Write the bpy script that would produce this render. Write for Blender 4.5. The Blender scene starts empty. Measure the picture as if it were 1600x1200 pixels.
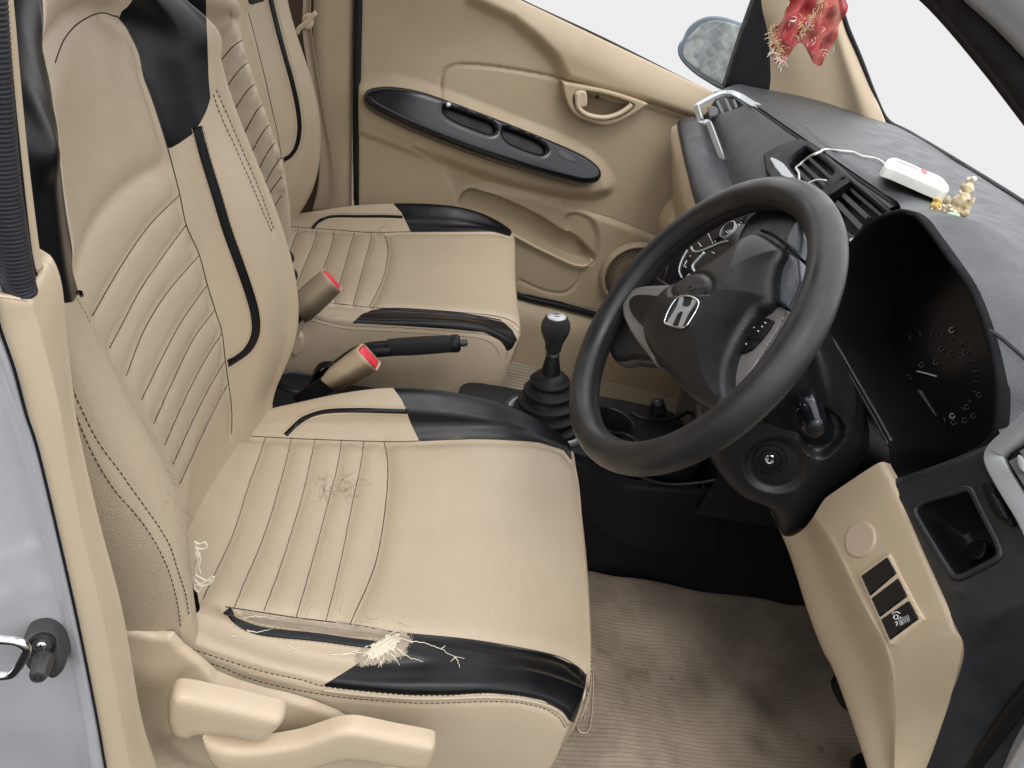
import bpy, math, random
import numpy as np
from mathutils import Vector
from mathutils.bvhtree import BVHTree
random.seed(7); np.random.seed(7)
A = np.array
S = bpy.context.scene
COL = S.collection

# ------------------------------------------------------------------ camera
CAM = A([-0.067, -1.187, 1.071]); FPX = 1209.25
ro, pi_, ya = np.radians([20.52, -29.87, 73.54])
FW = A([math.cos(pi_)*math.cos(ya), math.cos(pi_)*math.sin(ya), math.sin(pi_)])
rt = np.cross(FW, [0, 0, 1]); rt /= np.linalg.norm(rt); up = np.cross(rt, FW)
RT = rt*math.cos(ro)+up*math.sin(ro); UP = -rt*math.sin(ro)+up*math.cos(ro)
cd = bpy.data.cameras.new('camera'); cam = bpy.data.objects.new('camera', cd); COL.objects.link(cam)
from mathutils import Matrix
M3 = Matrix((( RT[0], UP[0], -FW[0]), (RT[1], UP[1], -FW[1]), (RT[2], UP[2], -FW[2])))
cam.matrix_world = Matrix.Translation(Vector(CAM)) @ M3.to_4x4()
cd.sensor_width = 36; cd.lens = FPX/1600*36; cd.clip_start = 0.02; cd.clip_end = 200
S.camera = cam

def ray(u, v): return FW+(u-800)/FPX*RT+(600-v)/FPX*UP
def P(u, v, x=None, y=None, z=None):
    d = ray(u, v)
    a, val = (0, x) if x is not None else (1, y) if y is not None else (2, z)
    return CAM+d*((val-CAM[a])/d[a])
def PP(u, v, p, n):
    d = ray(u, v); return CAM+d*(((A(p)-CAM)@A(n))/(d@A(n)))
def PY(L, y): return [P(u, v, y=y) for u, v in L]
def PX(L, x): return [P(u, v, x=x) for u, v in L]
def PZ(L, z): return [P(u, v, z=z) for u, v in L]
def pix(V):
    d = np.atleast_2d(V)-CAM; w = d@FW
    return np.stack([800+FPX*(d@RT)/w, 600-FPX*(d@UP)/w], 1)

# ------------------------------------------------------------------ materials
def newmat(name):
    m = bpy.data.materials.new(name); m.use_nodes = True
    nt = m.node_tree; b = nt.nodes['Principled BSDF']
    return m, nt, b
def mat(name, col, rough=.5, metal=0, grain=0, gscale=300, var=.06, vscale=6, spec=.5, coat=0, dirt=None, dscale=3, kind='noise', wob=0, sheen=0, rvar=.12):
    m, nt, b = newmat(name); N = nt.nodes; L = nt.links
    tc = N.new('ShaderNodeTexCoord')
    b.inputs['Metallic'].default_value = metal
    b.inputs['Specular IOR Level'].default_value = spec
    b.inputs['Coat Weight'].default_value = coat; b.inputs['Coat Roughness'].default_value = .15
    if sheen: b.inputs['Sheen Weight'].default_value = sheen
    n1 = N.new('ShaderNodeTexNoise'); n1.inputs['Scale'].default_value = vscale; n1.inputs['Detail'].default_value = 6; n1.inputs['Roughness'].default_value = .6
    L.new(tc.outputs['Object'], n1.inputs['Vector'])
    r1 = N.new('ShaderNodeMapRange'); r1.inputs[1].default_value = .2; r1.inputs[2].default_value = .8; r1.inputs[3].default_value = 1-var; r1.inputs[4].default_value = 1+var
    L.new(n1.outputs[0], r1.inputs[0])
    mx = N.new('ShaderNodeVectorMath'); mx.operation = 'SCALE'
    mx.inputs[0].default_value = col; L.new(r1.outputs[0], mx.inputs['Scale'])
    out = mx.outputs[0]
    if dirt:
        n2 = N.new('ShaderNodeTexNoise'); n2.inputs['Scale'].default_value = dscale; n2.inputs['Detail'].default_value = 9; n2.inputs['Roughness'].default_value = .7
        L.new(tc.outputs['Object'], n2.inputs['Vector'])
        r2 = N.new('ShaderNodeMapRange'); r2.inputs[1].default_value = .42; r2.inputs[2].default_value = .82; r2.inputs[3].default_value = 0; r2.inputs[4].default_value = dirt[1]
        L.new(n2.outputs[0], r2.inputs[0])
        m2 = N.new('ShaderNodeMix'); m2.data_type = 'RGBA'
        L.new(r2.outputs[0], m2.inputs[0]); L.new(out, m2.inputs[6]); m2.inputs[7].default_value = (*dirt[0], 1)
        out = m2.outputs[2]
    L.new(out, b.inputs['Base Color'])
    for q_ in N:
        if q_.type == 'MAP_RANGE': q_.interpolation_type = 'SMOOTHSTEP'
    n3 = N.new('ShaderNodeTexNoise'); n3.inputs['Scale'].default_value = 25; n3.inputs['Detail'].default_value = 8
    L.new(tc.outputs['Object'], n3.inputs['Vector'])
    r3 = N.new('ShaderNodeMapRange'); r3.interpolation_type = 'SMOOTHSTEP'; r3.inputs[1].default_value = .2; r3.inputs[2].default_value = .8; r3.inputs[3].default_value = max(.02, rough-rvar); r3.inputs[4].default_value = min(1, rough+rvar)
    L.new(n3.outputs[0], r3.inputs[0]); L.new(r3.outputs[0], b.inputs['Roughness'])
    if grain:
        if kind == 'voronoi':
            g = N.new('ShaderNodeTexVoronoi'); g.feature = 'DISTANCE_TO_EDGE'; g.inputs['Scale'].default_value = gscale; go = g.outputs['Distance']
            g2 = N.new('ShaderNodeMapRange'); g2.inputs[1].default_value = 0; g2.inputs[2].default_value = .25; L.new(go, g2.inputs[0]); go = g2.outputs[0]
        else:
            g = N.new('ShaderNodeTexNoise'); g.inputs['Scale'].default_value = gscale; g.inputs['Detail'].default_value = 3; go = g.outputs[0]
        L.new(tc.outputs['Object'], g.inputs['Vector'])
        bp = N.new('ShaderNodeBump'); bp.inputs['Strength'].default_value = grain; bp.inputs['Distance'].default_value = .0006
        L.new(go, bp.inputs['Height'])
        last = bp
        if wob:
            w = N.new('ShaderNodeTexNoise'); w.inputs['Scale'].default_value = 14; w.inputs['Detail'].default_value = 3; L.new(tc.outputs['Object'], w.inputs['Vector'])
            b2 = N.new('ShaderNodeBump'); b2.inputs['Strength'].default_value = wob; b2.inputs['Distance'].default_value = .006
            L.new(w.outputs[0], b2.inputs['Height']); L.new(bp.outputs[0], b2.inputs['Normal']); last = b2
        L.new(last.outputs[0], b.inputs['Normal'])
    return m
TAN = mat('tan_leather', (.495, .402, .283), .33, grain=.35, gscale=420, kind='voronoi', var=.05, vscale=4, wob=.25, rvar=.04, dirt=((.33, .25, .17), .30), dscale=2.2)
TANS = mat('tan_leather_coarse', (.44, .35, .245), .5, grain=.8, gscale=430, kind='voronoi', var=.06, vscale=4, wob=.25)
BLK = mat('black_leather', (.0045, .005, .006), .33, grain=.22, gscale=600, var=.15, wob=.2, spec=.3, rvar=.06)
PTAN = mat('tan_plastic', (.50, .40, .27), .5, grain=.25, gscale=700, var=.03, vscale=3, dirt=((.25, .19, .13), .25), dscale=5)
PTAN2 = mat('tan_plastic_smooth', (.58, .47, .33), .35, grain=.08, gscale=500, var=.02)
DOORM = mat('door_trim_plastic', (.47, .375, .25), .5, grain=.5, gscale=600, var=.04, vscale=3, dirt=((.2, .155, .1), .3), dscale=3)
PBLK = mat('black_plastic', (.008, .0085, .010), .40, grain=.4, gscale=650, var=.2, vscale=8, spec=.25)
PDARK = mat('dark_grey_plastic', (.022, .025, .028), .36, grain=.6, gscale=600, var=.1, vscale=5, dirt=((.16, .15, .14), .22), dscale=5)
GLOSS = mat('glossy_black', (.006, .007, .010), .20, var=.1, coat=.25, rvar=.06, spec=.35)
RUB = mat('black_rubber', (.008, .008, .009), .5, grain=.3, gscale=300, var=.2, spec=.3)
SEAM = mat('seam_fold', (.05, .035, .025), .9, var=.1)
SILV = mat('silver_trim', (.46, .48, .49), .3, metal=.35, var=.03, rvar=.05)
CHRM = mat('chrome', (.8, .8, .8), .12, metal=1, var=.02, rvar=.04)
PAINT = mat('silver_paint', (.58, .58, .60), .30, metal=.25, var=.03, vscale=3, coat=.5, dirt=((.26, .245, .23), .35), dscale=3)
SILVD = mat('satin_spoke_trim', (.24, .23, .22), .34, metal=.3, var=.05, rvar=.05)
RED = mat('red_button', (.72, .05, .07), .35, var=.04)
WHT = mat('white_plastic', (.72, .72, .67), .35, var=.03)
THREAD = mat('dark_thread', (.035, .022, .015), .8, var=.2)
THREADT = mat('tan_thread', (.40, .30, .20), .8, var=.1)
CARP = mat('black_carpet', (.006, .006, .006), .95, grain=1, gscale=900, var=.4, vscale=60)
BELT = mat('seat_belt_webbing', (.36, .28, .19), .7, grain=.8, gscale=900, var=.05)
FOAM = mat('exposed_foam', (.68, .63, .49), .9, grain=1, gscale=500, var=.15, vscale=60)

# ------------------------------------------------------------------ mesh helpers
def tag(o, label=None, cat=None, group=None, kind=None):
    for k, v in (('label', label), ('category', cat), ('group', group), ('kind', kind)):
        if v: o[k] = v
    return o
def empty(name, loc, label, cat, group=None):
    o = bpy.data.objects.new(name, None); COL.objects.link(o); o.location = Vector(loc); o.empty_display_size = .05
    return tag(o, label, cat, group)
def wloc(o):
    p = Vector(o.location)
    while o.parent: o = o.parent; p += Vector(o.location)
    return p
def mk(name, V, F, m, parent=None, smooth=True, loc=(0, 0, 0), merge=0, bevel=0, subd=0, solid=0, auto=None):
    me = bpy.data.meshes.new(name)
    me.from_pydata([tuple(map(float, v)) for v in V], [], [tuple(map(int, f)) for f in F]); me.update()
    o = bpy.data.objects.new(name, me); COL.objects.link(o)
    me.materials.append(m)
    if smooth: me.polygons.foreach_set('use_smooth', [True]*len(me.polygons))
    if parent is not None:
        o.parent = parent; o.location = -wloc(parent)
    if merge:
        w = o.modifiers.new('w', 'WELD'); w.merge_threshold = merge
    if solid:
        s = o.modifiers.new('s', 'SOLIDIFY'); s.thickness = solid; s.offset = -1
    if bevel:
        b = o.modifiers.new('b', 'BEVEL'); b.width = bevel; b.segments = 3; b.limit_method = 'ANGLE'; b.angle_limit = .6
    if subd:
        b = o.modifiers.new('u', 'SUBSURF'); b.levels = subd; b.render_levels = subd
    return o
def cr(p, n, closed=False):
    """Catmull-Rom resample of m x k control array to n samples per span."""
    p = np.asarray(p, float); m = len(p)
    if closed: q = np.concatenate([p[-1:], p, p[:2]]); sp = m
    else: q = np.concatenate([2*p[:1]-p[1:2], p, 2*p[-1:]-p[-2:-1]]); sp = m-1
    out = []
    t = np.linspace(0, 1, n, endpoint=False).reshape((-1,)+(1,)*(p.ndim-1))
    for i in range(sp):
        a, b, c, d = q[i], q[i+1], q[i+2], q[i+3]
        out.append(.5*((2*b)+(-a+c)*t+(2*a-5*b+4*c-d)*t**2+(-a+3*b-3*c+d)*t**3))
    out = np.concatenate(out)
    if not closed: out = np.concatenate([out, p[-1:]])
    return out
def lin(p, step, closed=False):
    p = np.asarray(p, float)
    if closed: p = np.concatenate([p, p[:1]])
    d = np.linalg.norm(np.diff(p, axis=0), axis=1); s = np.concatenate([[0], np.cumsum(d)])
    n = max(2, int(round(s[-1]/step))+1)
    t = np.linspace(0, s[-1], n)
    q = np.stack([np.interp(t, s, p[:, k]) for k in range(p.shape[1])], 1)
    return q[:-1] if closed else q
def tri_grid(n, m, flip=False):
    i, j = np.meshgrid(np.arange(n-1), np.arange(m-1), indexing='ij'); a = (i*m+j).ravel()
    Q = np.stack([a, a+1, a+m+1, a+m], 1)
    T = np.concatenate([Q[:, [0, 1, 2]], Q[:, [0, 2, 3]]])
    return T[:, ::-1] if flip else T
def quad_grid(n, m, cu=False, cv=False):
    i, j = np.meshgrid(np.arange(n if cu else n-1), np.arange(m if cv else m-1), indexing='ij')
    i2 = (i+1) % n; j2 = (j+1) % m
    return np.stack([(i*m+j).ravel(), (i*m+j2).ravel(), (i2*m+j2).ravel(), (i2*m+j).ravel()], 1)
def patch(G, nu, nv):
    G = np.asarray(G, float); H = cr(G, nu); H = cr(H.transpose(1, 0, 2), nv).transpose(1, 0, 2)
    return H
def mkpatch(name, G, nu, nv, m, parent=None, **k):
    H = patch(G, nu, nv); n, mm = H.shape[:2]
    return mk(name, H.reshape(-1, 3), quad_grid(n, mm), m, parent, **k)
def vnorm(V, T):
    n = np.cross(V[T[:, 1]]-V[T[:, 0]], V[T[:, 2]]-V[T[:, 0]]); o = np.zeros_like(V)
    for k in range(3): np.add.at(o, T[:, k], n)
    return o/(np.linalg.norm(o, axis=1)[:, None]+1e-12)
def clip(V, T, F):
    """keep the part of the triangle mesh with F<=0, with an exact cut."""
    ins = F <= 0; c = ins[T].sum(1); keep = list(map(tuple, T[c == 3])); X = T[(c == 1) | (c == 2)]
    NV = []; ed = {}; base = len(V)
    def e(a, b):
        k = (a, b) if a < b else (b, a)
        if k not in ed:
            t = F[k[0]]/(F[k[0]]-F[k[1]]); ed[k] = base+len(NV); NV.append(V[k[0]]+(V[k[1]]-V[k[0]])*t)
        return ed[k]
    for tr in X:
        a, b, c_ = map(int, tr)
        for _ in range(3):
            if (ins[a] and not ins[b] and not ins[c_]):
                keep.append((a, e(a, b), e(a, c_))); break
            if (ins[a] and ins[b] and not ins[c_]):
                p, q = e(b, c_), e(a, c_); keep.append((a, b, p)); keep.append((a, p, q)); break
            a, b, c_ = b, c_, a
    V2 = np.concatenate([V, A(NV).reshape(-1, 3)]); T2 = A(keep).reshape(-1, 3)
    if len(T2) == 0: return V2[:0], T2
    used, inv = np.unique(T2, return_inverse=True)
    return V2[used], inv.reshape(-1, 3)
def sdf2(Q, poly):
    """signed distance, negative inside, of points Q to closed 2D polygon."""
    poly = np.asarray(poly, float); D = np.full(len(Q), 1e9); ins = np.zeros(len(Q), bool)
    for a, b in zip(poly, np.roll(poly, -1, 0)):
        e = b-a; w = Q-a; t = np.clip((w@e)/(e@e+1e-18), 0, 1); D = np.minimum(D, np.linalg.norm(w-t[:, None]*e, axis=1))
        c = ((a[1] <= Q[:, 1]) != (b[1] <= Q[:, 1]))
        with np.errstate(divide='ignore', invalid='ignore'): xi = a[0]+(Q[:, 1]-a[1])*(b[0]-a[0])/(b[1]-a[1])
        ins ^= c & (Q[:, 0] < xi)
    return np.where(ins, -D, D)
def dist3(Q, L):
    """distance of points to a polyline in 3D"""
    D = np.full(len(Q), 1e9); lo = L.min(0)-.06; hi = L.max(0)+.06
    k = np.all((Q > lo) & (Q < hi), axis=1); q = Q[k]; d = D[k]
    for a, b in zip(L[:-1], L[1:]):
        e = b-a; w = q-a; t = np.clip((w@e)/(e@e+1e-18), 0, 1); d = np.minimum(d, np.linalg.norm(w-t[:, None]*e, axis=1))
    D[k] = d; return D
def boundary(T):
    es = {}
    for t in T:
        for a, b in ((t[0], t[1]), (t[1], t[2]), (t[2], t[0])): es[(int(a), int(b))] = 1
    return [(a, b) for (a, b) in es if (b, a) not in es]
def frame(p, n, xa=None):
    n = A(n, float); n /= np.linalg.norm(n)
    a = A(xa, float) if xa is not None else np.cross([0, 0, 1], n) if abs(n[2]) < .95 else A([1., 0, 0])
    a = a-n*(a@n); a /= np.linalg.norm(a); b = np.cross(n, a)
    return (A(p, float), a, b, n)
def f2(fr, px): return A([[(q-fr[0])@fr[1], (q-fr[0])@fr[2]] for q in (PP(u, v, fr[0], fr[3]) for u, v in px)])
def f3(fr, Q, h=0): Q = np.atleast_2d(Q); h = np.broadcast_to(h, len(Q)); return fr[0]+Q[:, :1]*fr[1]+Q[:, 1:2]*fr[2]+h[:, None]*fr[3]
def plate(name, px, fr, m, parent=None, h=.004, bev=.003, depth=.01, dome=0, domew=.03, res=.003, holes=(), raw=None, smooth_n=6, hf=None, closed_spline=True, back=True):
    """a solid with the traced outline on a plane: rounded edge of height h, optional dome, own thickness."""
    O = f2(fr, px) if raw is None else A(raw, float)
    if smooth_n and closed_spline: O = cr(O, smooth_n, True)
    lo, hi = O.min(0)-res, O.max(0)+res
    xs = np.arange(lo[0], hi[0]+res, res); ys = np.arange(lo[1], hi[1]+res, res)
    X, Y = np.meshgrid(xs, ys, indexing='ij'); Q = np.stack([X.ravel(), Y.ravel()], 1)
    T = tri_grid(len(xs), len(ys), flip=True)
    F = sdf2(Q, O); Fs = F.copy()
    for hh in holes:
        HO = cr(f2(fr, hh), smooth_n, True) if smooth_n else f2(fr, hh)
        F = np.maximum(F, -sdf2(Q, HO))
    Q3 = np.stack([Q[:, 0], Q[:, 1], F], 1)
    V, T = clip(Q3, T, F)
    d = np.clip(-V[:, 2], 0, None)
    H = h-bev*(1-np.sqrt(np.clip(1-(1-np.clip(d/max(bev, 1e-6), 0, 1))**2, 0, 1)))
    if dome: H = H+dome*np.sqrt(np.clip(1-(1-np.clip(d/domew, 0, 1))**2, 0, 1))
    if hf is not None: H = H+hf(V[:, :2])
    W = f3(fr, V[:, :2], H)
    bd = boundary(T); n0 = len(W); vs = sorted({a for e in bd for a in e}); mp = {v: n0+i for i, v in enumerate(vs)}
    W2 = f3(fr, V[vs, :2], h-bev-depth)
    faces = [tuple(t) for t in T]+[(b, a, mp[a], mp[b]) for a, b in bd]
    W = np.concatenate([W, W2])
    n = np.cross(W[T[:, 1]]-W[T[:, 0]], W[T[:, 2]]-W[T[:, 0]]).sum(0)
    if n@fr[3] < 0: faces = [f[::-1] for f in faces]
    o = mk(name, W, faces, m, parent)
    try: o.data.set_sharp_from_angle(angle=math.radians(50))
    except Exception: pass
    return o
def tube(name, pts, r, m, parent=None, seg=10, closed=False, caps=True, rfun=None, flat=None):
    pts = np.asarray(pts, float); n = len(pts)
    tn = np.roll(pts, -1, 0)-np.roll(pts, 1, 0) if closed else np.gradient(pts, axis=0)
    tn /= np.linalg.norm(tn, axis=1)[:, None]+1e-12
    a = np.cross(tn[0], [0, 0, 1]); 
    if np.linalg.norm(a) < .1: a = np.cross(tn[0], [1, 0, 0])
    V = []
    for i in range(n):
        a = a-tn[i]*(a@tn[i]); a /= np.linalg.norm(a); b = np.cross(tn[i], a)
        rr = r if rfun is None else rfun(i/(n-1))
        for k in range(seg):
            t = 2*math.pi*k/seg; V.append(pts[i]+rr*(math.cos(t)*a+math.sin(t)*b*(flat or 1)))
    F = [tuple(q) for q in quad_grid(n, seg, closed, True)]
    if caps and not closed: F += [tuple(range(seg))[::-1], tuple((n-1)*seg+k for k in range(seg))]
    return mk(name, V, F, m, parent) if name else (V, F)
def lathe(name, prof, org, ax, m, parent=None, seg=40, squash=1, xa=None):
    fr = frame(org, ax, xa); V = []
    for r, h in prof:
        for k in range(seg):
            t = 2*math.pi*k/seg; V.append(fr[0]+r*math.cos(t)*fr[1]+r*squash*math.sin(t)*fr[2]+h*fr[3])
    o = mk(name, V, quad_grid(len(prof), seg, False, True), m, parent)
    try: o.data.set_sharp_from_angle(angle=math.radians(40))
    except Exception: pass
    return o
def sweep(name, pts, prof, nrm, m, parent=None, closed=False, smooth=True):
    """sweep a closed 2D section (side, height) along pts; height follows nrm (one vector or one per point)."""
    pts = np.asarray(pts, float); n = len(pts); nrm = np.broadcast_to(nrm, (n, 3))
    tn = np.roll(pts, -1, 0)-np.roll(pts, 1, 0) if closed else np.gradient(pts, axis=0)
    tn /= np.linalg.norm(tn, axis=1)[:, None]
    V = []
    for i in range(n):
        s = np.cross(tn[i], nrm[i]); s /= np.linalg.norm(s)
        for a, b in prof: V.append(pts[i]+a*s+b*nrm[i])
    k = len(prof); F = [tuple(q) for q in quad_grid(n, k, closed, True)]
    if not closed: F += [tuple(range(k)), tuple((n-1)*k+j for j in range(k))[::-1]]
    return mk(name, V, F, m, parent, smooth=smooth)
def box(name, c, sx, sy, sz, m, parent=None, bevel=.003, ax=None):
    fr = ax or (A([1, 0, 0]), A([0, 1, 0]), A([0, 0, 1])); c = A(c)
    V = [c+a*sx/2*fr[0]+b*sy/2*fr[1]+d*sz/2*fr[2] for a in (-1, 1) for b in (-1, 1) for d in (-1, 1)]
    F = [(0, 1, 3, 2), (4, 6, 7, 5), (0, 4, 5, 1), (2, 3, 7, 6), (0, 2, 6, 4), (1, 5, 7, 3)]
    return mk(name, V, F, m, parent, smooth=False, bevel=bevel)

def comps(V, T):
    lab = np.arange(len(V))
    while True:
        m_ = lab[T].min(1); l2 = lab.copy()
        for k in range(3): np.minimum.at(l2, T[:, k], m_)
        l2 = l2[l2]
        if (l2 == lab).all(): break
        lab = l2
    out = []
    for u in np.unique(lab[T[:, 0]]):
        t = T[lab[T[:, 0]] == u]
        if len(t) > 60: us, inv = np.unique(t, return_inverse=True); out.append((V[us], inv.reshape(-1, 3)))
    return out
class Surf:
    """dense triangle sheet on which seams, stitches and panels are traced."""
    def __init__(s, H, flip=False):
        s.n, s.m = H.shape[:2]; s.V = H.reshape(-1, 3).copy(); s.T = tri_grid(s.n, s.m, flip)
        s.N = vnorm(s.V, s.T)
        if ((CAM-s.V)*s.N).sum() < 0: s.T = s.T[:, ::-1].copy(); s.N = -s.N
        s.bvh()
    def bvh(s):
        s.B = BVHTree.FromPolygons([tuple(v) for v in s.V], [tuple(int(x) for x in t) for t in s.T])
    def cast(s, u, v):
        d = ray(u, v); h = s.B.ray_cast(Vector(CAM), Vector(d/np.linalg.norm(d)))
        if h[0] is None: return None, None
        n = A(h[1]); n = -n if n@d > 0 else n
        return A(h[0]), n
    def curve(s, px, step=3, spline=8):
        q = cr(A(px, float), spline) if spline and len(px) > 2 else A(px, float)
        q = lin(q, step); pts = []; ns = []
        for u, v in q:
            h, n = s.cast(u, v)
            if h is not None:
                if pts and np.linalg.norm(h-pts[-1]) > .03: continue
                pts.append(h); ns.append(n)
        return A(pts), A(ns)
    def groove(s, curves, depth, w, wide=0, ww=.012):
        D = np.full(len(s.V), 1e9)
        for c in curves:
            if len(c) > 1: D = np.minimum(D, dist3(s.V, c))
        vis = ((CAM-s.V)*s.N).sum(1) > -.1
        s.V -= s.N*((depth*np.exp(-(D/w)**2)+wide*np.exp(-(D/ww)**2))*vis)[:, None]
    def done(s): s.N = vnorm(s.V, s.T); s.bvh()
def stitches(name, curves, m, parent, L=.0052, gap=.0014, r=.00062, off=.0004, side=0):
    for pts, ns in curves:
        V = []; F = []
        if len(pts) < 2: continue
        d = np.linalg.norm(np.diff(pts, axis=0), axis=1); s = np.concatenate([[0], np.cumsum(d)])
        t = 0
        while t+L < s[-1]:
            a = A([np.interp(t, s, pts[:, k]) for k in range(3)]); b = A([np.interp(t+L, s, pts[:, k]) for k in range(3)])
            n = A([np.interp(t, s, ns[:, k]) for k in range(3)]); n /= np.linalg.norm(n)+1e-9
            e = (b-a)/np.linalg.norm(b-a); w = np.cross(e, n); i0 = len(V)
            a = a+w*side+n*off; b = b+w*side+n*off; c = (a+b)/2+n*r*.6
            for q, rr in ((a-n*r, .6), (c, 1), (b-n*r, .6)):
                for k in range(5):
                    th = 2*math.pi*k/5; V.append(q+r*rr*(math.cos(th)*w+math.sin(th)*n))
            for g in range(2):
                for k in range(5):
                    k2 = (k+1) % 5; F.append((i0+g*5+k, i0+g*5+k2, i0+g*5+5+k2, i0+g*5+5+k))
            t += L+gap
        if V: mk(name, V, F, m, parent)
def strip(name, c, w, m, parent, h=.0012):
    """raised flat band lying on a surface along a traced curve"""
    pts, ns = c
    prof = [(-w/2, -.002), (-w/2, h*.3), (-w/2*.7, h), (w/2*.7, h), (w/2, h*.3), (w/2, -.002)]
    return sweep(name, pts, prof, ns, m, parent)
def panelcut(V, T, px, faceN=None, spline=0, allp=False):
    """split by a pixel-traced closed outline on the side facing the opening; returns inside and outside."""
    poly = cr(A(px, float), spline, True) if spline else A(px, float)
    q = pix(V); F = sdf2(q, poly)
    N = vnorm(V, T); back = ((CAM-V)*N).sum(1) < (-.05 if faceN is None else faceN)
    F = np.where(back, np.abs(F)+5, F)
    ins, out = clip(V, T, F), clip(V, T, -F)
    Vi, Ti = ins
    if len(Ti) and not allp:
        lab = np.arange(len(Vi))
        while True:
            m_ = lab[Ti].min(1); l2 = lab.copy()
            for k in range(3): np.minimum.at(l2, Ti[:, k], m_)
            l2 = l2[l2]
            if (l2 == lab).all(): break
            lab = l2
        tl = lab[Ti[:, 0]]; u_, c_ = np.unique(tl, return_counts=True)
        if len(u_) > 1:
            keep = tl == u_[c_.argmax()]
            Vo, To = out; out = (np.concatenate([Vo, Vi]), np.concatenate([To, Ti[~keep]+len(Vo)]))
            us, inv = np.unique(Ti[keep], return_inverse=True); ins = (Vi[us], inv.reshape(-1, 3))
    return ins, out

def seamline(Sf, L, par, r=.0009, m=None, name='seam'):
    c = Sf.curve(L)
    if len(c[0]) > 3: tube(name, c[0]-c[1]*r*.2, r, m or SEAM, par, seg=6)
# ================================================================== SEATS
def colxz(px, y, zs, smooth=True):
    """backrest column: traced line at constant y, resampled at given heights -> points"""
    q = A(PY(px, y)); o = np.argsort(q[:, 2]); q = q[o]
    x = np.interp(zs, q[:, 2], q[:, 0])
    # extrapolate by slope
    k0 = (q[3, 0]-q[0, 0])/(q[3, 2]-q[0, 2]) if q[3, 2] > q[0, 2] else 0
    lo = zs < q[0, 2]; x[lo] = q[0, 0]+(zs[lo]-q[0, 2])*(-.25)
    hi = zs > q[-1, 2]; x[hi] = q[-1, 0]+(zs[hi]-q[-1, 2])*(-.22)
    if smooth:
        for _ in range(2): x[1:-1] = .25*x[:-2]+.5*x[1:-1]+.25*x[2:]
    return x
def back_surface(cols, zs, y0, neck=.865, head=True, sgn=1):
    """cols: list of (y, x(z)). Adds wrapped rear sides and a narrowing headrest."""
    ys = A([c[0] for c in cols]); X = A([c[1] for c in cols])           # ncol x nz
    def wid(z): return 1-.42*np.clip((z-neck+.01)/.13, 0, 1)**1.3*(3-2*np.clip((z-neck+.01)/.13, 0, 1))/1.0 if head else 1
    H = np.zeros((len(zs), len(cols), 3))
    for i, z in enumerate(zs):
        w = np.clip(wid(z), .56, 1)
        xc = X[len(cols)//2, i]
        for j in range(len(cols)):
            yy = y0+(ys[j]-y0)*w
            H[i, j] = (X[j, i], yy, z)
    return H
zs = np.concatenate([np.arange(.20, .86, .04), np.arange(.89, 1.12, .035)])

# ---- driver backrest, columns traced along the seams ----
k1 = [(286, 1000), (284, 982), (276, 937), (259, 881), (225, 821), (174, 750), (150, 719), (124, 662), (109, 619), (97, 560), (88, 470), (60, 300), (40, 100), (30, 0)]
k2 = [(302, 935), (300, 895), (293, 820), (268, 745), (225, 665), (172, 580), (133, 510), (114, 440), (98, 360), (82, 250), (66, 120), (52, 20)]
k3 = [(283, 765), (277, 745), (262, 707), (240, 666), (202, 602), (169, 550), (142, 497), (122, 450), (116, 412), (103, 337), (92, 262), (87, 188), (86, 98), (80, 40)]
k5 = [(362, 680), (357, 599), (352, 563), (347, 520), (336, 484), (324, 445), (311, 397), (291, 351), (281, 304), (263, 235), (240, 161), (225, 120), (217, 82), (199, 45), (180, 20)]
k6 = [(385, 655), (405, 600), (415, 545), (416, 490), (405, 430), (381, 365), (348, 285), (318, 215), (300, 150), (284, 80), (270, 10)]
k7 = [(405, 628), (440, 572), (449, 520), (446, 460), (424, 360), (400, 300), (372, 250), (345, 190), (330, 139), (323, 60), (318, 0)]
k8 = [(412, 615), (455, 548), (463, 495), (462, 450), (439, 364), (392, 240), (345, 130), (330, 80), (325, 30), (322, 0)]
x1 = colxz(k1, -.61, zs); x2 = colxz(k2, -.565, zs); x3 = colxz(k3, -.50, zs); x5 = colxz(k5, -.205, zs); x6 = colxz(k6, -.16, zs); x7 = colxz(k7, -.12, zs); x8 = colxz(k8, -.10, zs)
bite = zs < .40
for xx_, o_ in ((x1, .03), (x2, .045)):      # hidden upper side: keep it parallel to the seam
    hi_ = zs > .74; xx_[hi_] = np.interp(zs[hi_], zs, x3)+(xx_[~hi_][-1]-x3[~hi_][-1])
x3[bite] = np.interp(zs[bite], [.2, .3, .40], [-.15, -.178, x3[~bite][0]])
x4 = (x3+x5)/2-.012
rear = x4-.13
up_ = np.clip((zs-.86)/.06, 0, 1); hp = np.clip((zs-.93)/.12, 0, 1)
headx = -.335-.02*hp
def mixh(x, off): return x*(1-up_)+(headx+off)*up_
cols = [(-.60, rear+.01), (-.625, x1*.5+rear*.5), (-.61, x1), (-.568, mixh(x2, -.035)), (-.50, mixh(x3, -.008)), (-.36, mixh(x4, .012)), (-.205, mixh(x5, -.008)), (-.16, mixh(x6, -.035)), (-.12, mixh(x7, -.06)), (-.10, mixh(x8, -.085)), (-.095, x8*.45+rear*.55-up_*.04), (-.12, rear)]
cols[2] = (-.61, mixh(x1, -.085))
G = back_surface(cols, zs, -.36)
seat = empty('driver_seat', (0.05, -.35, .05), 'tan and black leather driver seat with cracked cushion beside the open door', 'car seat', 'front seats of the car')
DS = Surf(patch(G, 7, 11))
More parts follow.
